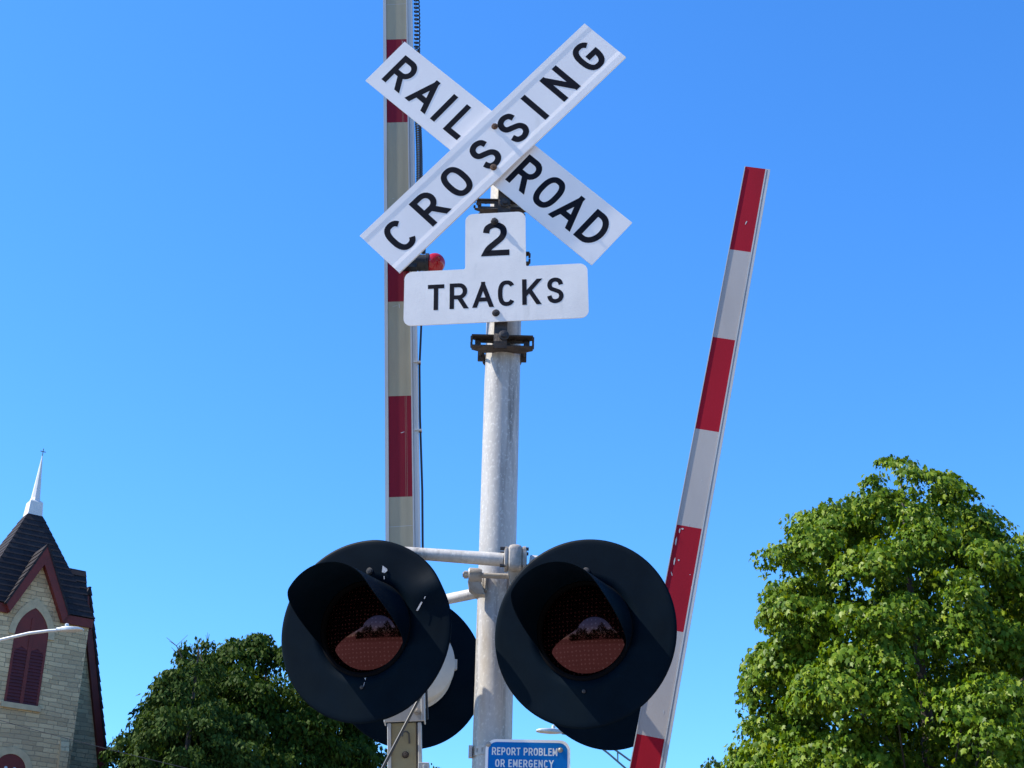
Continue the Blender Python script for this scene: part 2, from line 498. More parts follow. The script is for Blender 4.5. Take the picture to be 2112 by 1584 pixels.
# each glyph: width (cap height = 1), list of (polyline in the centre-line box, closed, cut)
GL = {
    'I': (0.0, [([(0.5, 0), (0.5, 1)], 0, 0)]),
    'L': (0.40, [([(0, 1), (0, 0), (1, 0)], 0, 0)]),
    'T': (0.46, [([(0, 1), (1, 1)], 0, 0), ([(0.5, 1), (0.5, 0)], 0, 0)]),
    'E': (0.38, [([(1, 1), (0, 1), (0, 0), (1, 0)], 0, 0), ([(0, 0.53), (0.85, 0.53)], 0, 0)]),
    'O': (0.52, [(sup(0, 360, 40)[:-1], 1, 0)]),
    'C': (0.50, [(sup(38, 322), 0, 0)]),
    'G': (0.52, [(sup(38, 345) + [(1.0, 0.40), (1.0, 0.47)], 0, 0), ([(1.0, 0.47), (0.52, 0.47)], 0, 0)]),
    'S': (0.50, [(cat(S_PTS), 0, 0)]),
    'D': (0.50, [(bowl(0, 1, 1, 0.35, 16), 1, 0)]),
    'P': (0.48, [([(0, 0), (0, 1)], 0, 0), (bowl(0.44, 1), 0, 0)]),
    'B': (0.50, [([(0, 0), (0, 1)], 0, 0), (bowl(0.52, 1, 0.94), 0, 0), (bowl(0, 0.52), 0, 0)]),
    'R': (0.50, [([(0, 0), (0, 1)], 0, 0), (bowl(0.44, 1), 0, 0), ([(0.50, 0.48), (0.5 + 0.5 * (0.48 + X) / 0.48, -X)], 0, 1)]),
    'A': (0.60, [([(0.0 - 0.5 * X, -X), (0.5 + 0.03 + 0.5 * X * 0.5, 1 + X * 0.5)], 0, 1), ([(1 + 0.5 * X, -X), (0.5 - 0.03 - 0.5 * X * 0.5, 1 + X * 0.5)], 0, 1), ([(0.17, 0.27), (0.83, 0.27)], 0, 0)]),
    'N': (0.50, [([(0, 0), (0, 1)], 0, 0), ([(1, 0), (1, 1)], 0, 0), ([(0 - X * 0.9, 1 + X), (1 + X * 0.9, -X)], 0, 1)]),
    'M': (0.58, [([(0, 0), (0, 1)], 0, 0), ([(1, 0), (1, 1)], 0, 0), ([(-0.5 * X / 0.8, 1 + X), (0.5 + 0.04, 0.2 - 0.06)], 0, 1), ([(1 + 0.5 * X / 0.8, 1 + X), (0.5 - 0.04, 0.2 - 0.06)], 0, 1)]),
    'K': (0.52, [([(0, 0), (0, 1)], 0, 0), ([(-0.05, 0.30), (1.0 + X * 1.0, 1 + X * 0.72)], 0, 1), ([(0.33, 0.62), (1 + X * 0.9, -X)], 0, 1)]),
    'Y': (0.56, [([(0.5, 0), (0.5, 0.45)], 0, 0), ([(-0.5 * X / 0.55, 1 + X), (0.5 + 0.02, 0.43)], 0, 1), ([(1 + 0.5 * X / 0.55, 1 + X), (0.5 - 0.02, 0.43)], 0, 1)]),
    '2': (0.48, [(cat([(0.03, 0.72), (0.13, 0.91), (0.5, 1.0), (0.87, 0.91), (0.97, 0.73), (0.86, 0.54), (0.52, 0.35), (0.18, 0.17), (0.02, 0.0)]) + [(1.1, 0.0)], 0, 0)]),
}

def clip(poly, axis, lim, keep_low):
    out = []
    n = len(poly)
    for i in range(n):
        a, b = poly[i], poly[(i + 1) % n]
        da = (lim - a[axis]) if keep_low else (a[axis] - lim)
        db = (lim - b[axis]) if keep_low else (b[axis] - lim)
        if da >= 0:
            out.append(a)
        if da * db < 0:
            t = da / (da - db)
            out.append((a[0] + (b[0] - a[0]) * t, a[1] + (b[1] - a[1]) * t))
    return out

def glyph(mb, fr, ch, h, wx=1.0, t=0.17, z=0.0004, mi=1, rnd=False):
    """draw ch centred on fr's origin, cap height h; t stroke weight as a share of h"""
    w, strokes = GL[ch]
    bw, bh, hw = w * wx * h, h - t * h, t * h / 2
    if ch == 'I':
        bw = 0
    for si, (pl, closed, cut) in enumerate(strokes):
        zz = z + si * 0.00008
        P = [((x - 0.5) * bw, (y - 0.5) * bh) for x, y in pl]
        if not cut:   # butt ends reach the cap line
            def ext(a, b):
                d = math.hypot(b[0] - a[0], b[1] - a[1]) or 1
                vert = abs(b[0] - a[0]) < 1e-6
                k = hw if (vert or abs(b[1] - a[1]) < 1e-6) else 0
                if ch in 'A':
                    k = 0
                return (b[0] + (b[0] - a[0]) / d * k, b[1] + (b[1] - a[1]) / d * k)
            if not closed:
                P[0], P[-1] = (ext(P[1], P[0]), ext(P[-2], P[-1])) if len(P) > 2 else (ext(P[1], P[0]), ext(P[0], P[1]))
        n = len(P)
        Lp, Rp = [], []
        for i in range(n):
            if closed:
                a, b, c = P[i - 1], P[i], P[(i + 1) % n]
            else:
                a, b, c = P[max(i - 1, 0)], P[i], P[min(i + 1, n - 1)]
            d1 = V((b[0] - a[0], b[1] - a[1]))
            d2 = V((c[0] - b[0], c[1] - b[1]))
            if d1.length < 1e-9: d1 = d2
            if d2.length < 1e-9: d2 = d1
            d1.normalize(); d2.normalize()
            n1, n2 = V((-d1.y, d1.x)), V((-d2.y, d2.x))
            m = (n1 + n2)
            m = m / max(0.35, m.dot(n1)) if m.length > 1e-6 else n1
            Lp.append((b[0] + m.x * hw, b[1] + m.y * hw))
            Rp.append((b[0] - m.x * hw, b[1] - m.y * hw))
        for i in range(n if closed else n - 1):
            j = (i + 1) % n
            q = [Lp[i], Rp[i], Rp[j], Lp[j]]
            if cut:
                q = clip(clip(q, 1, h / 2, True), 1, -h / 2, False)
                if ch in 'NM':
                    q = clip(clip(q, 0, bw / 2 + hw, True), 0, -bw / 2 - hw, False)
                if ch == 'K':
                    q = clip(q, 0, -bw / 2, False)
                if ch == 'A':
                    q = clip(q, 0, hw * 0.92, True) if si == 0 else clip(q, 0, -hw * 0.92, False)
            if len(q) > 2:
                mb.sheet(fr, q, zz, mi)

# ------------------------------------------------------------------ signal mast
PX, PY, PR = -0.0362, 5.13, 0.065
mast = empty('signal_mast', 'tall galvanized steel pole with rusty clamps, standing upright behind the crossing signs', 'signal mast', (PX, PY, 0))
b = MB()
b.tube([(PX, PY, 0.03), (PX, PY, 1.5), (PX, PY, 3.2), (PX, PY, 4.93)], PR, 48)
b.build('pole', M['galv'], mast, True)
b = MB()
b.tube([(PX, PY, 4.93), (PX, PY, 4.945), (PX, PY, 4.965)], [PR + 0.004, PR + 0.004, PR * 0.6], 48)
b.build('pole_cap', M['cast_alu'], mast, True)
b = MB()
b.box(frame((PX, PY, 0)), (-0.2, -0.0, -0.2), (0.2, 0.03, 0.2))
bevel(b.build('base_plate', M['galv'], mast), 0.004)

def sign_bracket(x, z, half=0.112, dep=0.100):
    """two-jaw channel clamp round the pole: slotted channel in front, half strap behind"""
    b = MB()
    fr = axes((x, PY, z), (1, 0, 0), (0, 0, 1), (0, -1, 0))
    H = 0.024
    web0, web1 = PR + 0.004, PR + 0.012
    # web with two slots each side
    for s in (-1, 1):
        def bx(xa, xb, ya, yb, za, zb):
            b.box(fr, (min(s * xa, s * xb), ya, za), (max(s * xa, s * xb), yb, zb))
        bx(0.0, 0.030, -H + 0.006, H - 0.006, web0, web1)
        bx(0.030, 0.078, 0.007, H - 0.006, web0, web1)
        bx(0.030, 0.078, -H + 0.006, -0.007, web0, web1)
        bx(0.078, half - 0.012, -H + 0.006, H - 0.006, web0, web1)
        # square bolt head in the outer part
        b.prism(sub(fr, s * 0.088, 0.002, web1, 0.3), ngon(0.011, 6), 0, 0.009)
    # flanges: long at the lip, shorter where they meet the pole
    for sg in (-1, 1):
        ya, yb = (H - 0.006, H) if sg > 0 else (-H, -H + 0.006)
        po = [(-half, 0.074), (-half, dep), (half, dep), (half, 0.074), (0.064, 0.048), (0.05, 0.052), (-0.05, 0.052), (-0.064, 0.048)]
        fl = axes(fr(0, 0, 0), (1, 0, 0), (0, -1, 0), (0, 0, 1))
        b.prism(fl, po, ya, yb)
        # hooked lips at the ends
        for s in (-1, 1):
            yl = (ya - 0.012, ya) if sg > 0 else (yb, yb + 0.012)
            b.box(fr, (s * half - 0.004, min(yl), 0.076), (s * half + 0.004, max(yl), dep - 0.001))
    # strap round the back of the pole
    pts = []
    for k in range(25):
        a = R(-8 - 164 * k / 24)
        pts.append((math.cos(a), math.sin(a)))
    r0, r1 = PR + 0.002, PR + 0.008
    for i in range(24):
        (c0, s0), (c1, s1) = pts[i], pts[i + 1]
        fl = axes(fr(0, 0, 0), (1, 0, 0), (0, -1, 0), (0, 0, 1))
        b.prism(fl, [(c0 * r0, s0 * r0), (c0 * r1, s0 * r1), (c1 * r1, s1 * r1), (c1 * r0, s1 * r0)], -0.036, 0.006)
    for s in (-1, 1):
        b.box(fr, (s * 0.078 - 0.012, -0.036, 0.0), (s * 0.078 + 0.012, 0.006, 0.008))
        b.tube([fr(s * 0.080, -0.014, -0.012), fr(s * 0.080, -0.014, 0.05)], 0.005, 8)
    return bevel(b.build('sign_bracket', M['rusty'], mast), 0.0015, 1)
sign_bracket(-0.055, 4.640, 0.104, 0.083)
sign_bracket(-0.058, 4.405, 0.112, 0.098)
sign_bracket(-0.039, 4.05, 0.112, 0.11)
# flat spine strap the signs are bolted to
b = MB()
prof = [(4.005, 4.990), (4.03, 4.984), (4.07, 4.998), (4.11, 5.010), (4.16, 5.012), (4.5, 5.016), (4.58, 5.036), (4.68, 5.046), (4.78, 5.046), (4.93, 5.046)]
w2 = 0.024
for (z0, y0), (z1, y1) in zip(prof[:-1], prof[1:]):
    P = [(x, y + d, z) for (z, y) in ((z0, y0), (z1, y1)) for x, d in ((-0.046 - w2, 0), (-0.046 + w2, 0), (-0.046 + w2, 0.006), (-0.046 - w2, 0.006))]
    b.add(P, [(0, 1, 5, 4), (1, 2, 6, 5), (2, 3, 7, 6), (3, 0, 4, 7)])
b.build('sign_strap', M['rusty'], mast, True)
for x, y, z in ((-0.034, 4.986, 4.053), (-0.043, 5.038, 4.640)):
    b = MB()
    fr = axes((x, y, z), (1, 0, 0), (0, 0, 1), (0, -1, 0))
    b.lathe(fr, [(0.019, 0), (0.019, 0.005), (0.015, 0.006), (0.012, 0.007), (0.012, 0.016), (0.0005, 0.018)], 20)
    b.build('strap_bolt', M['dark_bolt'], mast, True)

# crossarms and their castings
b = MB()
b.tube([(-0.455, 5.01, 3.232), (-0.352, 4.99, 3.226), (-0.012, 4.957, 3.198)], [0.020, 0.0205, 0.023], 20)
b.tube([(-0.012, 4.955, 3.198), (0.02, 4.957, 3.198)], [0.028, 0.028], 20)
b.build('crossarm', M['galv'], mast, True)
b = MB()
b.tube([(0.075, 4.957, 3.197), (0.14, 4.95, 3.19), (0.22, 4.95, 3.16)], 0.020, 16)
b.build('crossarm', M['galv'], mast, True)
b = MB()
fr = axes((-0.012, 4.957, 3.200), (0, 0, 1), (0, 1, 0), (1, 0, 0))   # z along the arm
def rr(w, h, r):
    return roundrect(-h, -w, h, w, r, 4)
def loft(b, fr, secs, mi=0):
    n = len(secs[0][0])
    vs = [fr(x, y, z) for poly, z in secs for x, y in poly]
    fs = [tuple(range(n - 1, -1, -1)), tuple((len(secs) - 1) * n + k for k in range(n))]
    for i in range(len(secs) - 1):
        fs += [(i * n + k, i * n + (k + 1) % n, (i + 1) * n + (k + 1) % n, (i + 1) * n + k) for k in range(n)]
    b.add(vs, fs, mi)
loft(b, fr, [(rr(0.030, 0.034, 0.014), 0.0), (rr(0.034, 0.038, 0.014), 0.003), (rr(0.034, 0.038, 0.014), 0.010), (rr(0.031, 0.035, 0.014), 0.011), (rr(0.031, 0.035, 0.014), 0.013),
             (rr(0.038, 0.043, 0.016), 0.019), (rr(0.040, 0.046, 0.018), 0.030), (rr(0.040, 0.046, 0.018), 0.046), (rr(0.037, 0.042, 0.016), 0.056), (rr(0.032, 0.036, 0.014), 0.060),
             (rr(0.036, 0.040, 0.014), 0.063), (rr(0.036, 0.040, 0.014), 0.072), (rr(0.028, 0.032, 0.014), 0.076)])
# neck of the casting running down and back to the pole clamp
loft(b, axes((0.026, 4.962, 3.17), (1, 0, 0), (0, 1, 0), (0, 0.35, -1)), [(roundrect(-0.026, -0.026, 0.026, 0.026, 0.008, 3), 0), (roundrect(-0.020, -0.022, 0.022, 0.026, 0.008, 3), 0.03), (roundrect(-0.014, -0.02, 0.02, 0.03, 0.008, 3), 0.06)])
jb = b.build('junction_box', M['cast_alu'], mast, True)
for dx in (-0.008, 0.066):
    for dy, dz in ((-0.026, 0.030), (-0.026, -0.030), (0.026, 0.030)):
        bb = MB()
        bb.tube([(-0.012 + dx - 0.006, 4.957 + dy, 3.200 + dz), (-0.012 + dx + 0.016, 4.957 + dy, 3.200 + dz)], 0.0062, 6)
        bb.build('flange_bolt', M['dark_bolt'], jb)
# split clamp on the pole with its through bolt
b = MB()
fl = axes((PX, PY, 3.150), (1, 0, 0), (0, -1, 0), (0, 0, 1))
ring = [(math.cos(2 * PI * k / 40), math.sin(2 * PI * k / 40)) for k in range(40)]
for k in range(40):
    (c0, s0), (c1, s1) = ring[k], ring[(k + 1) % 40]
    if 50 < k * 9 < 110:
        continue
    r0, r1 = PR + 0.001, PR + 0.013
    b.prism(fl, [(c0 * r0, s0 * r0), (c0 * r1, s0 * r1), (c1 * r1, s1 * r1), (c1 * r0, s1 * r0)], -0.030, 0.030)
bevel(b.build('arm_clamp', M['cast_alu'], mast), 0.002, 1)
b = MB()
fr = axes((-0.132, 5.035, 3.165), (0, 0, 1), (0, 1, 0), (1, 0, 0))
loft(b, fr, [(ngon(0.024, 14), 0.0), (ngon(0.027, 14), 0.004), (ngon(0.026, 14), 0.034), (ngon(0.021, 14), 0.046)])
loft(b, axes((-0.112, 5.045, 3.145), (1, 0, 0), (0, 1, 0), (0.1, 0, -1)), [(roundrect(-0.022, -0.02, 0.022, 0.03, 0.008, 3), 0), (roundrect(-0.02, -0.015, 0.030, 0.03, 0.008, 3), 0.028), (roundrect(0.0, -0.01, 0.034, 0.03, 0.008, 3), 0.045)])
b.build('clamp_lug', M['cast_alu'], mast, True)
b = MB()
b.tube([(-0.150, 5.030, 3.166), (0.010, 5.018, 3.160)], 0.0095, 14)
b.tube([(-0.147, 5.030, 3.166), (-0.134, 5.030, 3.166)], 0.014, 6)
b.tube([(-0.152, 5.030, 3.166), (-0.147, 5.030, 3.166)], 0.008, 8)
b.tube([(0.006, 5.018, 3.160), (0.014, 5.018, 3.160)], 0.018, 16)
b.build('clamp_rod', M['cast_alu'], mast, True)
b = MB()
b.tube([(-0.060, 5.14, 3.143), (-0.101, 5.15, 3.139), (-0.216, 5.32, 3.163), (-0.372, 5.60, 3.20)], 0.019, 16)
b.tube([(-0.02, 5.16, 3.143), (0.10, 5.3, 3.15), (0.36, 5.60, 3.18)], 0.019, 16)
b.build('rear_crossarm', M['galv'], mast, True)

# ------------------------------------------------------------------ crossbuck
cb = empty('crossbuck_sign', 'white X shaped crossbuck with black RAILROAD CROSSING lettering at top of the pole', 'sign', (-0.0928, 4.9955, 4.868))
base = (-0.0928, 4.9955, 4.868)
cfr = frame(base, 0.1433, 0.1062)
LB, WB = 1.2192, 0.2244
# front blade: pressed profile, centre panel sunk between two flanges
fr = sub(cfr, 0, 0, 0, 0.7823)
b = MB()
h = WB / 2
top = [(-h, -0.010), (-h, 0.0), (-0.0870, 0.0), (-0.0705, -0.0010), (0.0725, -0.0010), (0.0890, 0.0), (h, 0.0), (h, -0.010)]
bot = [(h - 0.002, -0.010), (h - 0.002, -0.002), (0.0890, -0.002), (0.0725, -0.0040), (-0.0705, -0.0040), (-0.0870, -0.002), (-h + 0.002, -0.002), (-h + 0.002, -0.010)]
loop = top + bot
n = len(loop)
vs = [fr(s * LB / 2, t, z) for s in (-1, 1) for t, z in loop]
b.add(vs, [tuple(range(n - 1, -1, -1)), tuple(range(n, 2 * n))] + [(i, (i + 1) % n, n + (i + 1) % n, n + i) for i in range(n)], 0)
for ch, s in zip('CROSSING', (-0.503, -0.347, -0.201, -0.047, 0.104, 0.222, 0.359, 0.517)):
    glyph(b, sub(fr, s, -0.002, -0.0010), ch, 0.138, 0.98, 0.172, 0.0004)
SHEETS.add('blade')
SHEETS.add('sign_plate')
bl1 = b.build('blade', [M['sign_white'], M['letter_black']], cb, label='front diagonal blade lettered CROSSING with pressed ribs')
fr2 = sub(cfr, 0.0019, -0.006, -0.02, -0.7521)
b = MB()
b.box(fr2, (-LB / 2, -h, -0.006), (LB / 2, h, 0.0))
for ch, s in zip('RAILROAD', (-0.518, -0.376, -0.279, -0.181, 0.164, 0.286, 0.400, 0.519)):
    glyph(b, sub(fr2, s, 0.002, 0), ch, 0.138, 0.98, 0.172, 0.0004)
bl2 = b.build('blade', [M['sign_white'], M['letter_black']], cb, label='rear diagonal blade lettered RAILROAD')

def hexbolt(fr, parent, m, r=0.0105, hgt=0.010, washer=True, name='bolt'):
    b = MB()
    if washer:
        b.prism(fr, ngon(r * 1.25, 18), 0.0006, 0.0022)
    b.prism(fr, ngon(r, 6, 0.3), 0.0022, hgt)
    b.prism(fr, ngon(r * 0.55, 12), hgt, hgt + 0.004)
    return bevel(b.build(name, m, parent), 0.001, 1)
hexbolt(sub(fr, 0.060, 0.056, -0.0010), cb, M['rust_bolt'])
hexbolt(sub(fr, -0.064, -0.066, -0.0010), cb, M['rust_bolt'])

# ------------------------------------------------------------------ 2 TRACKS sign
tfr = frame((-0.0648, 4.9912, 4.1108), 0.1016, 0.0125, 0.0283)
ts = empty('track_count_sign', 'white inverted T shaped sign reading 2 TRACKS under the crossbuck', 'sign', (-0.0648, 4.9912, 4.1108))
W, H, hh, w2 = 0.6772, 0.4543, 0.2218, 0.2259
r = 0.030
def arc(cx, cy, r, a0, a1, n=7):
    return [(cx + r * math.cos(R(a0 + (a1 - a0) * k / n)), cy + r * math.sin(R(a0 + (a1 - a0) * k / n))) for k in range(n + 1)]
ol = arc(W / 2 - r, r, r, -90, 0) + arc(W / 2 - r, hh - r, r, 0, 90) + arc(w2 / 2 + 0.006, hh + 0.006, 0.006, 270, 180, 3) + arc(w2 / 2 - r, H - r, r, 0, 90) \
    + arc(-w2 / 2 + r, H - r, r, 90, 180) + arc(-w2 / 2 - 0.006, hh + 0.006, 0.006, 0, -90, 3) + arc(-W / 2 + r, hh - r, r, 90, 180) + arc(-W / 2 + r, r, r, 180, 270)
b = MB()
b.prism(tfr, ol, -0.004, 0.0)
for ch, s, t in zip('TRACKS', (-0.220, -0.137, -0.046, 0.041, 0.131, 0.219), (0.111, 0.112, 0.113, 0.114, 0.115, 0.116)):
    glyph(b, sub(tfr, s, t, 0), ch, 0.105, 0.92, 0.158, 0.0004)
glyph(b, sub(tfr, -0.002, 0.343, 0), '2', 0.143, 1.02, 0.168, 0.0004)
b.build('sign_plate', [M['sign_worn'], M['letter_black']], ts)
hexbolt(sub(tfr, -0.003, 0.417, 0), ts, M['dark_bolt'], 0.0115, 0.012)
hexbolt(sub(tfr, 0.001, 0.035, 0), ts, M['dark_bolt'], 0.0115, 0.009)

# ------------------------------------------------------------------ blue emergency sign
es = empty('emergency_sign', 'small blue sign with white REPORT PROBLEM OR EMERGENCY text strapped low on the pole', 'sign', (0.08, 5.0, 2.4))
efr = frame((0.080, 4.996, 2.607), 0.03, 0.0, 0.0)
b = MB()
ew = 0.1365
b.prism(efr, roundrect(-ew, -0.235, ew, 0.0, 0.034), -0.003, 0.0, 0)
b.sheet(efr, roundrect(-ew + 0.009, -0.226, ew - 0.009, -0.009, 0.027), 0.0005, 1)
def line(txt, x0, x1, y, hgt, wx):
    # advance by the glyphs' own widths, then fit to x0..x1
    adv = []
    for ch in txt:
        adv.append(0.34 if ch == ' ' else (GL[ch][0] * wx + 0.16 + (0.17 if ch != 'I' else 0.17)))
    tot = sum(adv)
    k = (x1 - x0) / tot
    x = x0
    for ch, a in zip(txt, adv):
        if ch != ' ':
            glyph(b, sub(efr, x + a * k / 2, y, 0), ch, hgt, wx, 0.16, 0.0010, 2)
        x += a * k
line('REPORT PROBLEM', -0.117, 0.096, -0.0385, 0.0245, 0.78)
line('OR EMERGENCY', -0.106, 0.085, -0.0765, 0.0245, 0.78)
b.build('sign_plate', [M['sign_white'], M['blue_sign'], M['letter_white']], es)
# strap round the pole with punched slots
b = MB()
zc = 2.586
fl = axes((PX, PY, zc), (1, 0, 0), (0, -1, 0), (0, 0, 1))
r0, r1 = PR + 0.001, PR + 0.003
NSEG = 60
for k in range(NSEG):
    a0, a1 = 2 * PI * k / NSEG, 2 * PI * (k + 1) / NSEG
    q = [(math.cos(a) * rr_, math.sin(a) * rr_) for a, rr_ in ((a0, r0), (a0, r1), (a1, r1), (a1, r0))]
    if k % 3 == 1:
        b.prism(fl, q, -0.015, -0.007)
        b.prism(fl, q, 0.007, 0.015)
    else:
        b.prism(fl, q, -0.015, 0.015)
b.box(axes((PX - PR - 0.004, PY - 0.02, zc), (1, 0, 0), (0, 1, 0), (0, 0, 1)), (-0.008, -0.012, -0.019), (0.004, 0.016, 0.019))
b.build('mounting_band', M['galv'], es)
for x, y in ((-0.128, -0.017), (0.104, -0.0315)):
    bb = MB()
    f2 = sub(efr, x, y, 0.0006)
    bb.lathe(f2, [(0.0085, 0), (0.0085, 0.0016), (0.006, 0.0018), (0.0058, 0.005), (0.0035, 0.007), (0.0002, 0.0075)], 18)
    bb.build('bolt', M['cast_alu'], es, True)

# ------------------------------------------------------------------ flashing lights
RD, RL = 0.305, 0.152
def dent(x, y, amt):
    """shallow creases pressed into a knocked disc"""
    if not amt:
        return 0.0
    d = 0.0
    for (ax, ay), (bx, by), dep, wd in (((0.05, 0.30), (0.13, 0.12), 0.010, 0.05), ((0.13, 0.14), (0.28, 0.13), 0.008, 0.045), ((0.13, 0.04), (0.24, 0.12), 0.012, 0.05), ((0.11, -0.05), (0.14, -0.28), 0.007, 0.05)):
        vx, vy = bx - ax, by - ay
        t = max(0, min(1, ((x - ax) * vx + (y - ay) * vy) / (vx * vx + vy * vy)))
        q = math.hypot(x - ax - vx * t, y - ay - vy * t)
        d += dep * math.exp(-(q / wd) ** 2) * (1 if (x + y) > 0.2 else -0.6)
    return d

def flasher(o, yaw, tilt, label, lx=0.0, ly=0.008, dents=0, chips=(), away=False, visor_len=0.30):
    fr = frame(o, yaw, tilt) if not away else frame(o, yaw + PI, tilt)
    t = empty('flashing_light', label, 'signal light', o, 'crossing flasher lights on the mast')
    cx, cy = lx, ly
    # background disc with rolled edge and the lens opening
    b = MB()
    seg, rad = 96, [RL + 0.004, 0.19, 0.23, 0.26, 0.285, 0.298, RD]
    vs, fs = [], []
    for ri, rd in enumerate(rad):
        k = (rd - rad[0]) / (RD - rad[0])
        for s in range(seg):
            a = 2 * PI * s / seg
            x = cx * (1 - k) + rd * math.cos(a)
            y = cy * (1 - k) + rd * math.sin(a)
            vs.append(fr(x, y, dent(x, y, dents) * min(1, k * 2) - (0.002 if ri == len(rad) - 1 else 0)))
    for ri in range(len(rad) - 1):
        fs += [(ri * seg + s, ri * seg + (s + 1) % seg, (ri + 1) * seg + (s + 1) % seg, (ri + 1) * seg + s) for s in range(seg)]
    b.add(vs, fs)
    disc = b.build('background_disc', M['disc_black'], t, True)
    sm = disc.modifiers.new('thick', 'SOLIDIFY')
    sm.thickness = 0.004
    sm.offset = -1
    for poly, zz in chips:
        c = MB()
        c.sheet(fr, poly, 0.0012 + dent(poly[0][0], poly[0][1], dents) + zz, 0)
        c.build('paint_chip', M['chip'], disc)
    # mounting screws at the top and bottom of the disc
    for sx, sy in ((cx + 0.012, cy + 0.190), (cx - 0.004, cy - 0.196)):
        c = MB()
        f2 = sub(fr, sx, sy, 0)
        c.lathe(f2, [(0.012, 0.0012), (0.012, 0.003), (0.009, 0.004), (0.009, 0.009), (0.0004, 0.010)] if sy > cy else [(0.006, 0.0012), (0.006, 0.005), (0.0004, 0.006)], 16)
        c.build('screw', M['dark_bolt'], disc, True)
    # visor: tube cut back to nothing below the lens
    b = MB()
    n = 72
    A = 121
    r0, r1, tk = RL + 0.006, RL + 0.004, 0.002
    inner, outer = [], []
    rows = 8
    for k in range(n + 1):
        ph = R(-A + 2 * A * k / n)
        q = min(1.0, (A - abs(math.degrees(ph))) / 62.0)
        L = visor_len * (q * q * (3 - 2 * q)) + 0.004
        for j in range(rows + 1):
            f_ = j / rows
            zz = L * f_
            rr_ = r0 + (r1 - r0) * f_
            for lst, d in ((inner, 0), (outer, tk)):
                lst.append(fr(cx + (rr_ + d) * math.sin(ph), cy + (rr_ + d) * math.cos(ph), zz))
    m_ = rows + 1
    nv = len(inner)
    fs = []
    for k in range(n):
        for j in range(rows):
            a_, b_, c_, d_ = k * m_ + j, (k + 1) * m_ + j, (k + 1) * m_ + j + 1, k * m_ + j + 1
            fs.append((a_, b_, c_, d_))
            fs.append((nv + d_, nv + c_, nv + b_, nv + a_))
        fs.append((k * m_ + rows, (k + 1) * m_ + rows, nv + (k + 1) * m_ + rows, nv + k * m_ + rows))
    b.add(inner + outer, fs)
    b.build('visor', [M['disc_black'], M['disc_matte']], t, True)
    # lens: shallow dome with its seating ring
    b = MB()
    Rs = 0.30
    rings, seg = 14, 64
    vs, fs = [], []
    z0 = -0.016
    hgt = Rs - math.sqrt(Rs * Rs - RL * RL)
    for i in range(rings + 1):
        rd = RL * i / rings
        zz = z0 - (Rs - math.sqrt(Rs * Rs - rd * rd)) * 0.72 + hgt * 0.62
        for s in range(seg):
            a = 2 * PI * s / seg
            vs.append((rd * math.cos(a), rd * math.sin(a), zz))
    uvs = []
    for i in range(rings):
        for s in range(seg):
            f_ = (i * seg + s, i * seg + (s + 1) % seg, (i + 1) * seg + (s + 1) % seg, (i + 1) * seg + s)
            fs.append(f_)
            uvs.append([(vs[q][0] / RL * 0.5 + 0.5, vs[q][1] / RL * 0.5 + 0.5) for q in f_])
    b.add([fr(cx + x, cy + y, z) for x, y, z in vs], fs, 0, uvs)
    b.build('lens', M['lens'], t, True)
    b = MB()
    b.lathe(sub(fr, cx, cy, 0), [(RL - 0.004, -0.03), (RL - 0.004, 0.003), (RL + 0.003, 0.006), (RL + 0.010, 0.003), (RL + 0.010, 0.0005)], 64)
    b.build('lens_ring', M['disc_matte'], t, True)
    # housing behind the disc
    b = MB()
    b.lathe(sub(fr, cx, cy, 0), [(0.165, -0.005), (0.170, -0.012), (0.170, -0.03), (0.160, -0.034), (0.158, -0.10), (0.150, -0.125), (0.120, -0.142), (0.06, -0.150), (0.001, -0.152)], 64)
    hs_ = b.build('housing', M['housing'], t, True)
    for s in (-1, 1):
        c = MB()
        f2 = sub(fr, cx + s * 0.172, cy + (0.02 if s < 0 else -0.02), -0.03)
        c.prism(f2, [(-0.01, -0.02), (0.012, -0.016), (0.020, 0.004), (0.012, 0.02), (-0.01, 0.02)], -0.014, 0.012)
        c.build('latch', M['housing'], hs_)
    # short stem up to the crossarm
    b = MB()
    b.tube([fr(cx, cy + 0.15, -0.07), fr(cx, cy + 0.27, -0.075)], 0.021, 14)
    b.build('stem', M['cast_alu'], t, True)
    return t

chips = [([(0.062, 0.212), (0.078, 0.200), (0.080, 0.194), (0.070, 0.186), (0.060, 0.190)], 0.0), ([(0.066, 0.176), (0.069, 0.176), (0.070, 0.166), (0.067, 0.166)], 0.0),
         ([(0.186, 0.052), (0.192, 0.050), (0.208, 0.078), (0.203, 0.080)], 0.0), ([(0.214, 0.088), (0.217, 0.087), (0.222, 0.100), (0.219, 0.101)], 0.0),
         ([(0.172, 0.024), (0.180, 0.028), (0.184, 0.020), (0.180, 0.008), (0.188, -0.004), (0.186, -0.008), (0.178, -0.002), (0.174, 0.010), (0.177, 0.018)], 0.0),
         ([(0.004, -0.158), (0.010, -0.157), (0.008, -0.166)], 0.0), ([(0.004, -0.172), (0.006, -0.172), (0.002, -0.186), (0.000, -0.186)], 0.0),
         ([(0.004, 0.176), (0.010, 0.182), (0.012, 0.178), (0.006, 0.173)], 0.0), ([(-0.21, 0.03), (-0.209, 0.034), (-0.19, 0.048), (-0.192, 0.044)], 0.0)]
flasher((-0.468, 4.985, 2.952), 0.322, 0.085, 'dented black flasher disc with chipped paint and hooded red lens, left of the pole', dents=1, chips=chips)
flasher((0.250, 4.815, 2.917), 0.352, 0.085, 'smooth black flasher disc with hooded red lens, overlapping the right side of the pole',
        chips=[([(-0.245, 0.118), (-0.243, 0.116), (-0.20, 0.175), (-0.202, 0.177)], 0.0)] if False else ())
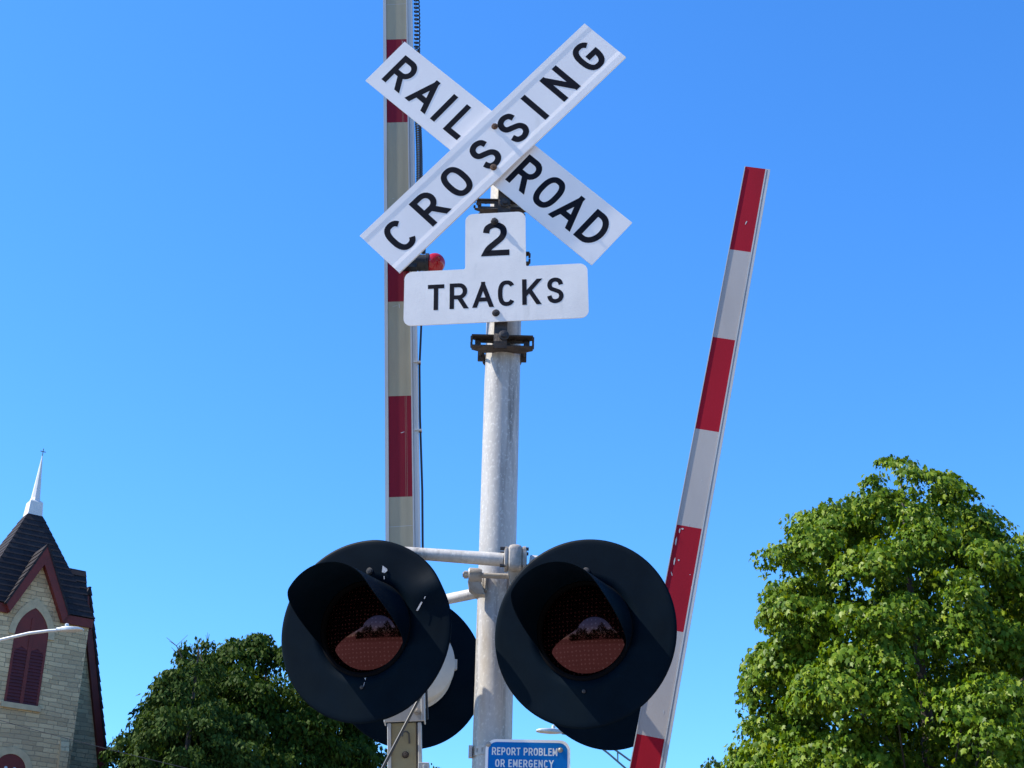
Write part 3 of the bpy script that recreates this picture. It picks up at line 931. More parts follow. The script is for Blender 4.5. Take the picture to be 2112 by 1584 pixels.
flasher((-0.372, 5.85, 3.035), -0.30, 0.02, 'rear flasher seen from behind with pale housing, peeking out between left disc and pole', away=True)
flasher((0.382, 5.85, 3.050), -0.30, 0.02, 'rear flasher seen from behind, its black disc low between right disc and gate arm', away=True)

# ------------------------------------------------------------------ crossing gates
def gate_arm(b, fr, segs, wid, side_l, side_r, depth, mats):
    """fr: x across, y along the arm, z towards the viewer.  segs: (y0, y1, material index)"""
    y0, y1 = min(s[0] for s in segs), max(s[1] for s in segs)
    def w(y):
        return wid[0] + (wid[1] - wid[0]) * (y - wid[2]) / (wid[3] - wid[2])
    def quadbox(xa, xb, ya, yb, za, zb, mi):
        P = [fr(xa(ya), ya, za), fr(xb(ya), ya, za), fr(xb(yb), yb, za), fr(xa(yb), yb, za), fr(xa(ya), ya, zb), fr(xb(ya), ya, zb), fr(xb(yb), yb, zb), fr(xa(yb), yb, zb)]
        b.add(P, [(3, 2, 1, 0), (4, 5, 6, 7), (0, 1, 5, 4), (1, 2, 6, 5), (2, 3, 7, 6), (3, 0, 4, 7)], mi)
    # extruded body, then its two edge lips, then the sheeting between them
    quadbox(lambda y: -w(y) / 2, lambda y: w(y) / 2, y0, y1, -depth, 0.0, 0)
    quadbox(lambda y: -w(y) / 2, lambda y: -w(y) / 2 + side_l, y0 + 0.001, y1 - 0.001, 0.0, 0.004, 0)
    quadbox(lambda y: w(y) / 2 - side_r, lambda y: w(y) / 2 - side_r + 0.005, y0 + 0.001, y1 - 0.001, 0.0, 0.004, 0)
    quadbox(lambda y: w(y) / 2 - side_r + 0.009, lambda y: w(y) / 2, y0 + 0.001, y1 - 0.001, 0.0, 0.003, 0)
    for ya, yb, mi in segs:
        P = [fr(-w(ya) / 2 + side_l + 0.0006, ya, 0.0012), fr(w(ya) / 2 - side_r - 0.0006, ya, 0.0012), fr(w(yb) / 2 - side_r - 0.0006, yb, 0.0012), fr(-w(yb) / 2 + side_l + 0.0006, yb, 0.0012)]
        b.add(P, [(0, 1, 2, 3)], mi)

def stripes(zs, first, cosl, z0):
    """zs: heights of the colour changes, top down -> (y0, y1, mat) along the arm"""
    out, k = [], first
    for a_, b_ in zip(zs[:-1], zs[1:]):
        out.append(((b_ - z0) / cosl, (a_ - z0) / cosl, k))
        k = 3 - k
    return out

# gate at the left: weathered, leaning a little left
sl = -0.0608
zb = 2.70
gx = lambda z: -0.397 + sl * (z - 3.571)
cl = 1 / math.hypot(1, sl)
lg = empty('crossing_gate', 'weathered raised gate arm behind the X sign, with red lamp and coiled cable', 'crossing gate', (gx(0), 5.4, 0), 'raised striped gate arms')
ax = V((sl, 0, 1)).normalized()
yaw = 0.0
gl = axes((gx(zb), 5.385, zb), (1, 0, -sl), ax, (0, -1, 0))
zs = [7.33, 6.91, 6.49, 6.07, 5.647, 5.225, 4.805, 4.387, 3.981, 3.571, 3.16, 2.745]
segs = stripes(zs, 2, cl, zb)   # top piece counts so that 5.647-5.225 is red
k_red = [s for s in segs if abs(s[1] - (5.647 - zb) / cl) < 1e-6][0][2]
if k_red != 2:
    segs = [(a_, b_, 3 - m_) for a_, b_, m_ in segs]
b = MB()
gate_arm(b, gl, segs, (0.128, 0.126, 0, 3), 0.013, 0.026, 0.036, None)
def scuffs(b, fr, n_, x0, x1, y0, y1, mi, seed):
    r_ = random.Random(seed)
    for _ in range(n_):
        x, y, w_, l_ = r_.uniform(x0, x1), r_.uniform(y0, y1), r_.uniform(0.0008, 0.0028), r_.uniform(0.003, 0.022)
        a_ = r_.uniform(-0.5, 0.5) if r_.random() < 0.7 else 1.3
        dx, dy = math.sin(a_) * l_, math.cos(a_) * l_
        b.sheet(fr, [(x, y), (x + w_ * math.cos(a_), y - w_ * math.sin(a_)), (x + dx * 0.9 + w_ * 1.3, y + dy * 0.8), (x + dx, y + dy), (x + dx * 0.5 - w_ * 0.6, y + dy * 0.6)], 0.0017, mi)
for x, zt_ in ((0.012, 0.0015), (0.0175, 0.0016)):
    b.sheet(gl, [(x, 0.04), (x + 0.0006, 0.04), (x + 0.0006 + 0.004, 3.4), (x + 0.004, 3.4)], zt_, 1)
for y in (0.755, 3.135):
    b.sheet(gl, [(-0.049, y), (0.037, y + 0.003), (0.037, y + 0.0045), (-0.049, y + 0.0015)], 0.0018, 0)
scuffs(b, gl, 12, -0.045, 0.030, 0.2, 3.3, 0, 4)
b.build('gate_arm', [M['gate_trim'], M['gate_white_old'], M['gate_red_old']], lg)
# sheet-metal splice sleeve and tan lower beam
b = MB()
ys = (2.735 - zb) / cl
for xa, xb, za, zb_ in ((-0.072, 0.072, 0.008, 0.013), (-0.072, -0.067, -0.05, 0.008), (0.067, 0.072, -0.05, 0.008)):
    b.box(gl, (xa, ys, za), (xb, ys + 0.26, zb_))
b.box(gl, (0.058, ys, 0.013), (0.0715, ys + 0.26, 0.018))
bevel(b.build('splice_sleeve', M['alu_edge'], lg), 0.002, 1)
b = MB()
b.box(gl, (-0.047, -1.85, -0.04), (0.040, ys - 0.002, 0.004), 0)
b.box(gl, (-0.060, -1.85, -0.045), (-0.047, ys - 0.003, 0.010), 1)
b.box(gl, (0.040, -1.85, -0.045), (0.046, ys - 0.003, 0.006), 2)
b.box(gl, (0.046, -1.85, -0.045), (0.058, ys - 0.004, 0.011), 1)
bevel(b.build('lower_beam', [M['beam_tan'], M['gate_trim'], M['rusty']], lg), 0.0015, 1)
def at_z(x, z, dz):
    y = (z - zb) / cl
    return sub(gl, x, y, dz)
hexbolt(at_z(0.002, 2.622, 0.004), lg, M['rusty'], 0.010, 0.010)
hexbolt(at_z(0.045, 2.768, 0.013), lg, M['cast_alu'], 0.010, 0.008)
# open hook on the beam
b = MB()
hp = [gl(0.004 + 0.012 * math.cos(a_), (2.700 - zb) / cl - 0.012 + 0.012 * math.sin(a_), 0.012 + 0.002 * k) for k, a_ in enumerate([R(d) for d in (-20, 20, 60, 100, 140, 180, 205)])]
b.tube([gl(0.016, (2.66 - zb) / cl, 0.006)] + hp, 0.0032, 8)
b.build('hook', M['steel_rod'], lg, True)
b = MB()
b.tube([(-0.290, 5.345, 2.825), (-0.307, 5.340, 2.788), (-0.411, 5.325, 2.561), (-0.50, 5.31, 2.365)], 0.0058, 12)
b.build('stay_rod', M['steel_rod'], lg, True)
b = MB()
b.box(axes((-0.281, 5.39, 2.50), (1, 0, 0), (0, 1, 0), (0, 0, 1)), (-0.010, -0.03, -0.06), (0.028, 0.03, 0.095))
b.box(axes((-0.262, 5.355, 2.50), (1, 0, 0.1), (0, 1, 0), (-0.1, 0, 1)), (-0.004, -0.006, -0.06), (0.004, 0.002, 0.085))
bevel(b.build('arm_bracket', M['alu_edge'], lg), 0.002, 1)
# cable: coiled at the top, straight lower down
def right_edge(z, d):
    return gx(z) + 0.064 + d
b = MB()
pts = []
z, a_ = 6.9, 0.0
while z > 4.93:
    pitch = 0.0205 if z > 5.62 else 0.0115
    for k in range(9):
        ang = 2 * PI * k / 9
        zz = z - pitch * k / 9
        wob = 0.003 * math.sin(zz * 9)
        pts.append((right_edge(zz, 0.016 + wob) + 0.0115 * math.cos(ang), 5.395 + 0.0115 * math.sin(ang), zz))
    z -= pitch
b.tube(pts, 0.0030, 6)
b.build('coiled_cable', M['rubber'], lg, True)
b = MB()
low = [(right_edge(4.93, 0.016), 5.395, 4.93), (right_edge(4.75, 0.012), 5.395, 4.75), (right_edge(4.62, 0.006), 5.39, 4.62), (right_edge(4.5, 0.014), 5.39, 4.5), (right_edge(4.38, 0.020), 5.392, 4.38), (right_edge(4.27, 0.015), 5.392, 4.27), (right_edge(4.11, 0.0065), 5.392, 4.11),
       (right_edge(3.9, 0.0055), 5.392, 3.9), (right_edge(3.6, 0.010), 5.392, 3.6), (right_edge(3.4, 0.0085), 5.392, 3.4), (right_edge(3.1, 0.0085), 5.392, 3.1), (right_edge(2.75, 0.016), 5.392, 2.75)]
b.tube([V(p) for p in low], 0.0042, 8)
b.build('cable', M['rubber'], lg, True)
for z in (4.125, 3.84, 3.30):
    b = MB()
    b.box(axes((right_edge(z, -0.004), 5.392, z), (1, 0, 0), (0, 1, 0), (0, 0, 1)), (-0.012, -0.016, -0.003), (0.016, 0.010, 0.003))
    b.build('cable_clip', M['gate_trim'], lg)
# red gate lamp
b = MB()
ld = axes((-0.352, 5.372, 4.556), (0, 0, 1), (0, -1, 0), (1, 0, 0))
b.lathe(ld, [(0.0005, -0.06), (0.033, -0.06), (0.033, -0.004), (0.039, -0.003), (0.039, 0.010), (0.03, 0.011)], 28)
b.box(axes((-0.40, 5.372, 4.556), (1, 0, 0), (0, 1, 0), (0, 0, 1)), (-0.045, -0.028, -0.034), (0.012, 0.012, 0.034))
b.tube([(-0.366, 5.372, 4.60), (-0.366, 5.372, 4.628), (-0.372, 5.38, 4.66)], 0.009, 12)
lamp = b.build('lamp_socket', M['rubber'], lg, True)
b = MB()
rg = 0.041
b.lathe(ld, [(0.033, 0.008)] + [(rg * math.sin(R(d)), 0.034 + rg * -math.cos(R(d))) for d in (62, 75, 90, 105, 120, 135, 150, 162, 172, 179)], 32)
b.build('lamp_globe', M['red_globe'], lg, True)
b = MB()
b.lathe(axes((-0.335, 5.372, 4.556), (0, 0, 1), (0, -1, 0), (1, 0, 0)), [(0.0003, 0.022), (0.009, 0.019), (0.012, 0.008), (0.009, -0.006), (0.012, -0.02)], 16)
bb_ = b.build('bulb', mat('bulb_core', (0.75, 0.05, 0.06), 0.25), lg, True)

# gate at the right: brighter, leaning right, its square tip in view
sr = 0.1995
z0r = 2.6
gxr = lambda z: 0.500 + sr * (z - z0r)
clr = 1 / math.hypot(1, sr)
rg_ = empty('crossing_gate', 'raised bright red and white striped gate arm slanting right, with its square tip in view', 'crossing gate', (gxr(0), 5.4, 0), 'raised striped gate arms')
axr = V((sr, 0, 1)).normalized()
ya = R(6)
er = V((math.cos(ya), -math.sin(ya), 0))
er = (er - axr * er.dot(axr)).normalized()
gr = axes((gxr(z0r), 5.385, z0r), er, axr, er.cross(axr))
zs = [5.045, 4.652, 4.258, 3.868, 3.480, 3.088, 2.705, 2.32, 1.93]
segs = stripes(zs, 2, clr, z0r)
b = MB()
gate_arm(b, gr, segs, (0.121, 0.105, 0, 2.5), 0.003, 0.019, 0.034, None)
scuffs(b, gr, 5, -0.045, 0.028, 0.0, 2.4, 0, 9)
arm_r = b.build('gate_arm', [M['gate_trim'], M['gate_white'], M['gate_red']], rg_)
b = MB()
for x, z, w_, hgt in ((-0.042, 3.452, 0.004, 0.018), (-0.034, 3.465, 0.007, 0.006), (-0.048, 3.405, 0.0045, 0.030), (-0.040, 3.33, 0.004, 0.026), (-0.026, 3.345, 0.005, 0.006), (0.025, 3.30, 0.003, 0.003), (0.039, 3.25, 0.003, 0.014), (0.041, 3.16, 0.0025, 0.010), (0.0335, 4.90, 0.003, 0.01)):
    y = (z - z0r) / clr
    b = MB()
    b.sheet(gr, [(x, y), (x + w_ * 0.8, y - hgt * 0.2), (x + w_, y + hgt * 0.6), (x + w_ * 0.4, y + hgt), (x - w_ * 0.3, y + hgt * 0.5)], 0.0018)
    b.build('paint_chip', M['gate_trim'], arm_r)

# gate mechanisms down at the ground, below the picture
def mechanism(g, x, z_top, lean):
    b = MB()
    f0 = axes((x, 5.42, 0), (1, 0, 0), (0, 1, 0), (0, 0, 1))
    b.box(f0, (-0.07, -0.0, 0), (0.07, 0.14, 0.75))
    b.box(f0, (-0.24, 0.0, 0.75), (0.24, 0.42, 1.25))
    b.tube([(x, 5.30, 0.95), (x, 5.45, 0.95)], 0.05, 20)
    bevel(b.build('mechanism', M['galv'], g), 0.01)
mechanism(lg, gx(0.95), 1.0, sl)
mechanism(rg_, gxr(0.95), 1.0, sr)
b = MB()
b.box(gr, (-0.06, -1.9, -0.04), (0.06, (1.925 - z0r) / clr, 0.004))
bevel(b.build('lower_beam', M['beam_tan'], rg_), 0.002, 1)

# ------------------------------------------------------------------ church
BEAR = R(35)
cu, cn = V((math.cos(BEAR), math.sin(BEAR), 0)), V((math.sin(BEAR), -math.cos(BEAR), 0))
CC = V((-15.46, 47.43, 0))
church = empty('church', 'pale stone church tower with steep dark shingle roof, brown trim and white spire', 'church', CC)
cf = axes(CC, cu, (0, 0, 1), cn)          # x right along the front, y up, z forward
HW, ZE = 1.75, 14.5                       # tower half width, eaves height

def wall_face(b, fr, poly, z, mi=0, ou=0.0):
    b.add([fr(x, y, z) for x, y in poly], [tuple(range(len(poly)))], mi, [[(x + ou, y) for x, y in poly]])

def arch_pts(w, ysp, ytop, n=9):
    """pointed arch from the right springing over the point to the left springing"""
    R_ = (w * w + (ytop - ysp) ** 2) / (2 * w)
    out = []
    a1 = math.asin(min(1, (ytop - ysp) / R_))
    for k in range(n + 1):
        a_ = a1 * k / n
        out.append((w - R_ + R_ * math.cos(a_), ysp + R_ * math.sin(a_)))
    return out + [(-x, y) for x, y in out[-2::-1]]

def round_arch(w, ysp, n=16):
    return [(w * math.cos(PI * k / n), ysp + w * math.sin(PI * k / n)) for k in range(n + 1)]

b = MB()
gab = 0.93
fronts = [cf, axes(CC, -cn, (0, 0, 1), cu), axes(CC, -cu, (0, 0, 1), -cn), axes(CC, cn, (0, 0, 1), -cu)]
for i, f_ in enumerate(fronts):
    wall_face(b, f_, [(-HW, 0), (HW, 0), (HW, ZE), (gab - 0.10, ZE), (0, 16.20), (-gab + 0.10, ZE), (-HW, ZE)], HW, 0, i * 7.3)
SHEETS.add('tower_wall')
b.build('tower_wall', M['stone'], church)

# pyramid roof in overlapping shingle courses
b = MB()
EV = 1.86
Z1, W1 = 17.97, 0.24
ncs = 17
def pw(z):
    return EV + (W1 - EV) * (z - ZE) / (Z1 - ZE)
ROOF_SIDES = [cf, axes(CC, -cn, (0, 0, 1), cu), axes(CC, -cu, (0, 0, 1), -cn), axes(CC, cn, (0, 0, 1), -cu)]
for k in range(ncs):
    za = ZE + (Z1 - ZE) * k / ncs - (0.03 if k else 0)
    zb2 = ZE + (Z1 - ZE) * (k + 1) / ncs
    wa, wb = pw(za) + 0.020, pw(zb2) + 0.004
    gh = lambda z_: max(0.0, (gab + 0.02) * (16.40 - z_) / (16.40 - ZE))
    cut = wa > HW - 0.03
    for f_ in ROOF_SIDES:
        parts = [(-1, -gh(za) / wa, -gh(zb2) / wb), (gh(za) / wa, 1, gh(zb2) / wb)] if cut else [(-1, 1, None)]
        for j, (p0, p1, q) in enumerate(parts):
            if not cut:
                xs = (-wa, wa, wb, -wb)
            elif j == 0:
                xs = (-wa, p1 * wa, q * wb, -wb)
            else:
                xs = (p0 * wa, wa, wb, q * wb)
            wi = wa - 0.05
            b.add([f_(xs[0], za, wa), f_(xs[1], za, wa), f_(xs[2], zb2, wb), f_(xs[3], zb2, wb), f_(max(xs[0], -wi), za + 0.001, wi), f_(min(xs[1], wi), za + 0.001, wi)], [(0, 1, 2, 3), (4, 5, 1, 0)])
            if k == 0:   # soffit
                b.add([f_(xs[0], za - 0.012, wa - 0.01), f_(xs[1], za - 0.012, wa - 0.01), f_(min(xs[1], HW - 0.1), za - 0.012, HW - 0.1), f_(max(xs[0], -HW + 0.1), za - 0.012, HW - 0.1)], [(3, 2, 1, 0)])
SHEETS.add('tower_roof')
roof = b.build('tower_roof', M['shingle'], church)

# four gablets: shingled slopes, barge boards
GP, GO = 16.52, 0.26        # ridge height, overhang in front of the wall
for i, f_ in enumerate(fronts):
    b = MB()
    zf = HW + GO
    bw_, bh_ = gab + 0.06, ZE - 0.05
    nc = 9
    for s in (-1, 1):
        for k in range(nc):
            t0, t1 = k / nc, (k + 1) / nc
            xa, ya_ = bw_ * (1 - t0), bh_ + (GP - bh_) * t0
            xb, yb_ = bw_ * (1 - t1), bh_ + (GP - bh_) * t1
            nx_, ny_ = (GP - bh_), bw_
            l_ = math.hypot(nx_, ny_)
            nx_, ny_ = nx_ / l_, ny_ / l_
            P = []
            for (x, y, o_) in ((xa, ya_ - 0.015, 0.045), (xb, yb_, 0.012), (xb, yb_, -0.03), (xa, ya_ - 0.015, -0.03)):
                P.append((s * (x + nx_ * o_), y + ny_ * o_))
            b.prism(f_, P if s > 0 else P[::-1], 0.5, zf)
    g_ = b.build('gablet_roof', M['shingle'], church)
    b = MB()
    # barge boards as one bent board down to the eaves and along them
    th = 0.30
    for s in (-1, 1):
        po = [(0, GP - 0.06), (s * (bw_ - 0.02), bh_ - 0.00), (s * (bw_ - 0.16), bh_ - 0.26), (0, GP - 0.66)]
        b.prism(f_, po if s > 0 else po[::-1], HW + 0.02, HW + GO - 0.02)
        xs_ = sorted((s * (bw_ - 0.155), s * (EV - 0.02)))
        b.box(f_, (xs_[0], ZE - 0.30, HW + 0.015), (xs_[1], ZE - 0.028, HW + 0.085))
    b.build('barge_board', M['brown_paint'], church)

# steeple
st = MB()
loft(st, axes(CC + V((0, 0, 17.93)), cu, cn, (0, 0, 1)), [([(-a_, -a_), (a_, -a_), (a_, a_), (-a_, a_)], z) for a_, z in ((0.262, 0), (0.24, 0.05), (0.205, 0.50), (0.16, 0.56))])
def octa(r):
    return [(r * math.cos(PI / 4 * k + PI / 8), r * math.sin(PI / 4 * k + PI / 8)) for k in range(8)]
loft(st, axes(CC + V((0, 0, 18.49)), cu, cn, (0, 0, 1)), [(octa(r_), z) for r_, z in ((0.175, 0), (0.145, 0.10), (0.012, 1.62))])
sp = st.build('steeple', M['steeple_white'], church)
b = MB()
ct = CC + V((0, 0, 20.08))
fx = axes(ct, cu, (0, 0, 1), cn)
b.box(fx, (-0.012, 0, -0.012), (0.012, 0.27, 0.012))
b.box(fx, (-0.09, 0.15, -0.0121), (-0.0125, 0.174, 0.0121))
b.box(fx, (0.0125, 0.15, -0.0121), (0.09, 0.174, 0.0121))
b.build('cross', M['lamp_dark'], sp)

# belfry window: stone surround, brown tympanum, two louvred lights, sill
wb_, sp_, tp_ = 0.52, 13.62, 14.52
wf = axes(CC + cn * HW, cu, (0, 0, 1), cn)
b = MB()
outer = arch_pts(wb_ + 0.19, sp_, tp_ + 0.30)
inner = arch_pts(wb_, sp_, tp_)
for (a0, a1), (c0, c1) in zip(zip(outer[:-1], outer[1:]), zip(inner[:-1], inner[1:])):
    b.prism(wf, [a0, a1, c1, c0], 0.003, 0.035)
win = b.build('louvred_window', M['dressed_stone'], church)
b = MB()
b.box(wf, (-wb_ - 0.08, 11.40, 0.004), (wb_ + 0.08, 11.555, 0.09))
b.build('window_sill', M['dressed_stone'], win)
b = MB()
b.prism(wf, [(wb_, 13.30)] + inner + [(-wb_, 13.30)], 0.004, 0.012)
b.box(wf, (-wb_, 11.56, 0.004), (-wb_ + 0.07, 13.30, 0.028))
b.box(wf, (wb_ - 0.07, 11.56, 0.004), (wb_, 13.30, 0.028))
b.box(wf, (-0.055, 11.56, 0.0042), (0.055, 14.2, 0.036))
b.prism(wf, [(-0.45, 13.30), (-0.06, 13.30), (-0.06, 13.18), (-0.25, 13.28), (-0.45, 13.12)], 0.0125, 0.026)
b.prism(wf, [(0.06, 13.30), (0.45, 13.30), (0.45, 13.12), (0.25, 13.28), (0.06, 13.18)], 0.0125, 0.026)
b.build('window_frame', M['brown_paint'], win)
b = MB()
b.sheet(wf, [(-wb_ + 0.07, 11.56), (wb_ - 0.07, 11.56), (wb_ - 0.07, 13.30), (-wb_ + 0.07, 13.30)], 0.0035, 0)
nl = 17
for s in (-1, 1):
    for k in range(nl):
        y = 11.57 + (13.28 - 11.57) * k / nl
        x0, x1 = (0.056, wb_ - 0.071) if s > 0 else (-wb_ + 0.071, -0.056)
        P = [wf(x0, y, 0.030), wf(x1, y, 0.030), wf(x1, y + 0.085, 0.006), wf(x0, y + 0.085, 0.006), wf(x0, y - 0.012, 0.030), wf(x1, y - 0.012, 0.030), wf(x1, y + 0.07, 0.004), wf(x0, y + 0.07, 0.004)]
        b.add(P, [(0, 1, 2, 3), (4, 7, 6, 5), (0, 4, 5, 1), (0, 3, 7, 4), (1, 5, 6, 2)])
b.build('louvres', M['louvre_paint'], win)
# round-headed window lower down
wl_ = axes(CC + cn * HW + cu * -0.02, cu, (0, 0, 1), cn)
ow, iw = round_arch(0.66, 9.62), round_arch(0.46, 9.62)
b = MB()
for (a0, a1), (c0, c1) in zip(zip(ow[:-1], ow[1:]), zip(iw[:-1], iw[1:])):
    b.prism(wl_, [a0, a1, c1, c0], 0.003, 0.03)
w2_ = b.build('arched_window', M['dressed_stone'], church)
b = MB()
b.prism(wl_, [(0.46, 8.0)] + iw + [(-0.46, 8.0)], 0.003, 0.010)
b.build('window_panel', M['brown_paint'], w2_)
b = MB()
for s in (-1, 1):
    b.lathe(sub(wl_, s * 0.13, 9.66, 0.011), [(0.0005, 0.012), (0.035, 0.010), (0.05, 0.0), ], 14)
    b.build('roundel', M['lamp_grey'], w2_)
    b = MB()
# corner buttress cap stain stays in the stone; low buttress at the right corner
b = MB()
bf = axes(CC + cn * HW + cu * (HW - 0.26), cu, (0, 0, 1), cn)
vs = [bf(-0.14, 0, 0.05), bf(0.14, 0, 0.05), bf(0.14, 10.6, 0.05), bf(-0.14, 10.6, 0.05)]
b.add([bf(x, y, z) for x, y, z in ((-0.13, 0, 0.001), (0.13, 0, 0.001), (0.13, 0, 0.16), (-0.13, 0, 0.16), (-0.13, 10.35, 0.16), (0.13, 10.35, 0.16), (0.13, 10.75, 0.001), (-0.13, 10.75, 0.001))],
      [(3, 2, 5, 4), (4, 5, 6, 7), (2, 1, 6, 5), (0, 3, 4, 7)], 0, [[(0, 0), (0.26, 0), (0.26, 10.3), (0, 10.3)], [(0, 0), (0.26, 0), (0.26, 0.3), (0, 0.3)], [(0, 0), (0.1, 0), (0.1, 10), (0, 10)], [(0, 0), (0.1, 0), (0.1, 10), (0, 10)]])
b.build('buttress', M['stone'], church)

# nave wing: steep gable behind the tower's right corner
B2 = R(42)
nu, nn = V((math.cos(B2), math.sin(B2), 0)), V((math.sin(B2), -math.cos(B2), 0))
NP = V((-13.79, 49.0, 0))
nf = axes(NP, nu, (0, 0, 1), nn)
ZP = 16.10
run, drop = 1.48, 5.65
kk = drop / run
half = 3.2
zlow = ZP - kk * half
b = MB()
SHEETS.add('wing_wall')
wall_face(b, nf, [(-half, 0), (half, 0), (half, zlow - 0.3), (0, ZP - 0.55), (-half, zlow - 0.3)], 0.0, 0, 3.1)
for s in (-1, 1):
    b.add([nf(s * half, 0, 0), nf(s * half, 0, -7), nf(s * half, zlow - 0.3, -7), nf(s * half, zlow - 0.3, 0)], [(0, 1, 2, 3)], 0, [[(0, 0), (7, 0), (7, zlow), (0, zlow)]])
b.build('wing_wall', M['stone'], church)
b = MB()
nrm = math.hypot(1, kk)
for s in (-1, 1):
    nc = 46
    for k in range(nc):
        t0, t1 = k / nc, (k + 1) / nc
        xa, ya_ = (half + 0.1) * (1 - t0), ZP - kk * (half + 0.1) * (1 - t0)
        xb, yb_ = (half + 0.1) * (1 - t1), ZP - kk * (half + 0.1) * (1 - t1)
        P = [(s * (x + o_ * kk / nrm), y + o_ / nrm) for x, y, o_ in ((xa, ya_ - 0.02, 0.05), (xb, yb_, 0.012), (xb, yb_, -0.05), (xa, ya_ - 0.02, -0.05))]
        b.prism(nf, P if s > 0 else P[::-1], -7, 0.16 + 0.012 * math.sin(k * 2.4))
b.build('wing_roof', M['shingle'], church)
b = MB()
for s in (-1, 1):
    po = [(0, ZP - 0.08), (s * (half + 0.05), ZP - 0.08 - kk * (half + 0.05)), (s * (half - 0.22), ZP - 0.08 - kk * (half + 0.05)), (0, ZP - 0.08 - kk * 0.27)]
    b.prism(nf, po if s > 0 else po[::-1], 0.01, 0.13)
b.build('rake_board', M['brown_paint'], church)
b = MB()
w3 = axes(NP + nu * 0.10, nu, (0, 0, 1), nn)
o3, i3 = arch_pts(0.55, 9.4, 10.35), arch_pts(0.36, 9.4, 10.05)
for (a0, a1), (c0, c1) in zip(zip(o3[:-1], o3[1:]), zip(i3[:-1], i3[1:])):
    b.prism(w3, [a0, a1, c1, c0], 0.003, 0.05)
w3o = b.build('arched_window', M['dressed_stone'], church)
b = MB()
b.prism(w3, [(0.36, 7.0)] + i3 + [(-0.36, 7.0)], 0.003, 0.012)
b.build('window_panel', M['louvre_paint'], w3o)

# ------------------------------------------------------------------ street lamps
def lamp_head(parent, tip, yawdir, m, ln=0.62):
    """flat LED cobra head; tip = point where the arm enters, yawdir = unit vector the head points along"""
    d = V(yawdir).normalized()
    sd = d.cross(V((0, 0, 1))).normalized()
    up = sd.cross(d)
    b = MB()
    fr = axes(tip, sd, up, d)
    secs = []
    for z, w_, h0, h1 in ((-0.02, 0.045, -0.03, 0.045), (0.06, 0.05, -0.035, 0.05), (0.16, 0.10, -0.04, 0.058), (0.30, 0.13, -0.042, 0.052), (0.50, 0.13, -0.036, 0.034), (0.60, 0.09, -0.028, 0.014), (0.62, 0.06, -0.02, 0.004)):
        secs.append((roundrect(-w_, h0, w_, h1, min(0.02, (h1 - h0) * 0.45), 3), z * ln / 0.62))
    loft(b, fr, secs)
    hd = b.build('lamp_head', m, parent, True)
    c = MB()
    c.tube([fr(0, 0.045, 0.22), fr(0, 0.135, 0.22)], 0.045, 14)
    c.tube([fr(0, 0.135, 0.22), fr(0, 0.15, 0.22)], [0.045, 0.025], 14)
    c.build('photocell', m, hd, True)
    return hd
l1 = empty('street_lamp', 'grey street lamp head on a long curved arm in front of the church tower', 'street lamp', (-13.6, 36, 0), 'street lamps')
b = MB()
b.tube([(-13.6, 36, 0), (-13.6, 36, 5), (-13.6, 36, 10.2)], [0.12, 0.10, 0.08], 16)
b.build('lamp_post', M['lamp_grey'], l1, True)
b = MB()
b.tube([(-13.6, 36, 10.1), (-13.2, 36, 10.48), (-12.6, 36, 10.74), (-12.04, 36, 10.91), (-11.38, 36, 11.09), (-10.9, 36, 11.165), (-10.72, 36, 11.18)], 0.038, 12)
b.build('lamp_arm', M['lamp_grey'], l1, True)
lamp_head(l1, (-10.72, 36, 11.19), (1, 0, 0.05), M['lamp_grey'])
l2 = empty('street_lamp', 'distant dark street lamp with twin tube truss arm, seen below the right flasher disc', 'street lamp', (3.9, 36, 0), 'street lamps')
b = MB()
b.tube([(3.9, 36, 0), (3.9, 36, 5), (3.9, 36, 8.2)], [0.11, 0.09, 0.075], 16)
b.build('lamp_post', M['lamp_dark'], l2, True)
b = MB()
b.tube([(3.9, 36, 8.0), (3.35, 36, 8.25), (2.92, 36, 8.45), (2.62, 36, 8.66), (2.3, 36, 8.84), (1.9, 36, 8.96), (1.36, 36, 9.02)], 0.024, 10)
b.tube([(3.9, 36, 7.45), (3.35, 36, 7.83), (2.88, 36, 8.22), (2.45, 36, 8.58), (2.15, 36, 8.80), (1.8, 36, 8.93)], 0.024, 10)
b.tube([(2.66, 36, 8.62), (2.66, 36, 8.41)], 0.018, 8)
b.tube([(3.3, 36, 8.27), (3.3, 36, 7.87)], 0.018, 8)
b.build('lamp_arm', M['lamp_dark'], l2, True)
lamp_head(l2, (1.38, 36, 9.05), (-1, 0, 0.04), M['lamp_grey'])

# ------------------------------------------------------------------ thin things far off
b = MB()
wp = []
for k in range(41):
    x = -30 + 60 * k / 40
    z = 7.768 - 0.243 * (x + 9.78) + 0.0055 * (x + 9.78) ** 2
    wp.append((x, 30, z))
b.tube(wp[:22], 0.0055, 6)
ow_ = b.build('overhead_wire', M['wire'])
ow_['label'] = 'thin dark overhead wire sagging across the church tower and left trees'
ow_['category'] = 'wire'
# ------------------------------------------------------------------ trees
MAPLE_H = np.array([(0, 0, 0), (0.34, 0.02, -0.16), (0.27, 0.26, -0.08), (0.48, 0.52, -0.30), (0.22, 0.60, -0.10), (0, 1.0, -0.30)])
def leaf_template(kind):
    if kind == 'maple':
        hlf = MAPLE_H
        other = hlf[1:-1].copy()
        other[:, 0] *= -1
        v = np.vstack([hlf, other])
        f = [[0, 1, 2, 3, 4, 5], [5, 9, 8, 7, 6, 0]]
    else:
        v = np.array([(0, 0, 0), (0.30, 0.42, -0.10), (0, 1.0, -0.16), (-0.30, 0.42, -0.10)])
        f = [[0, 1, 2], [0, 2, 3]]
    return v, f

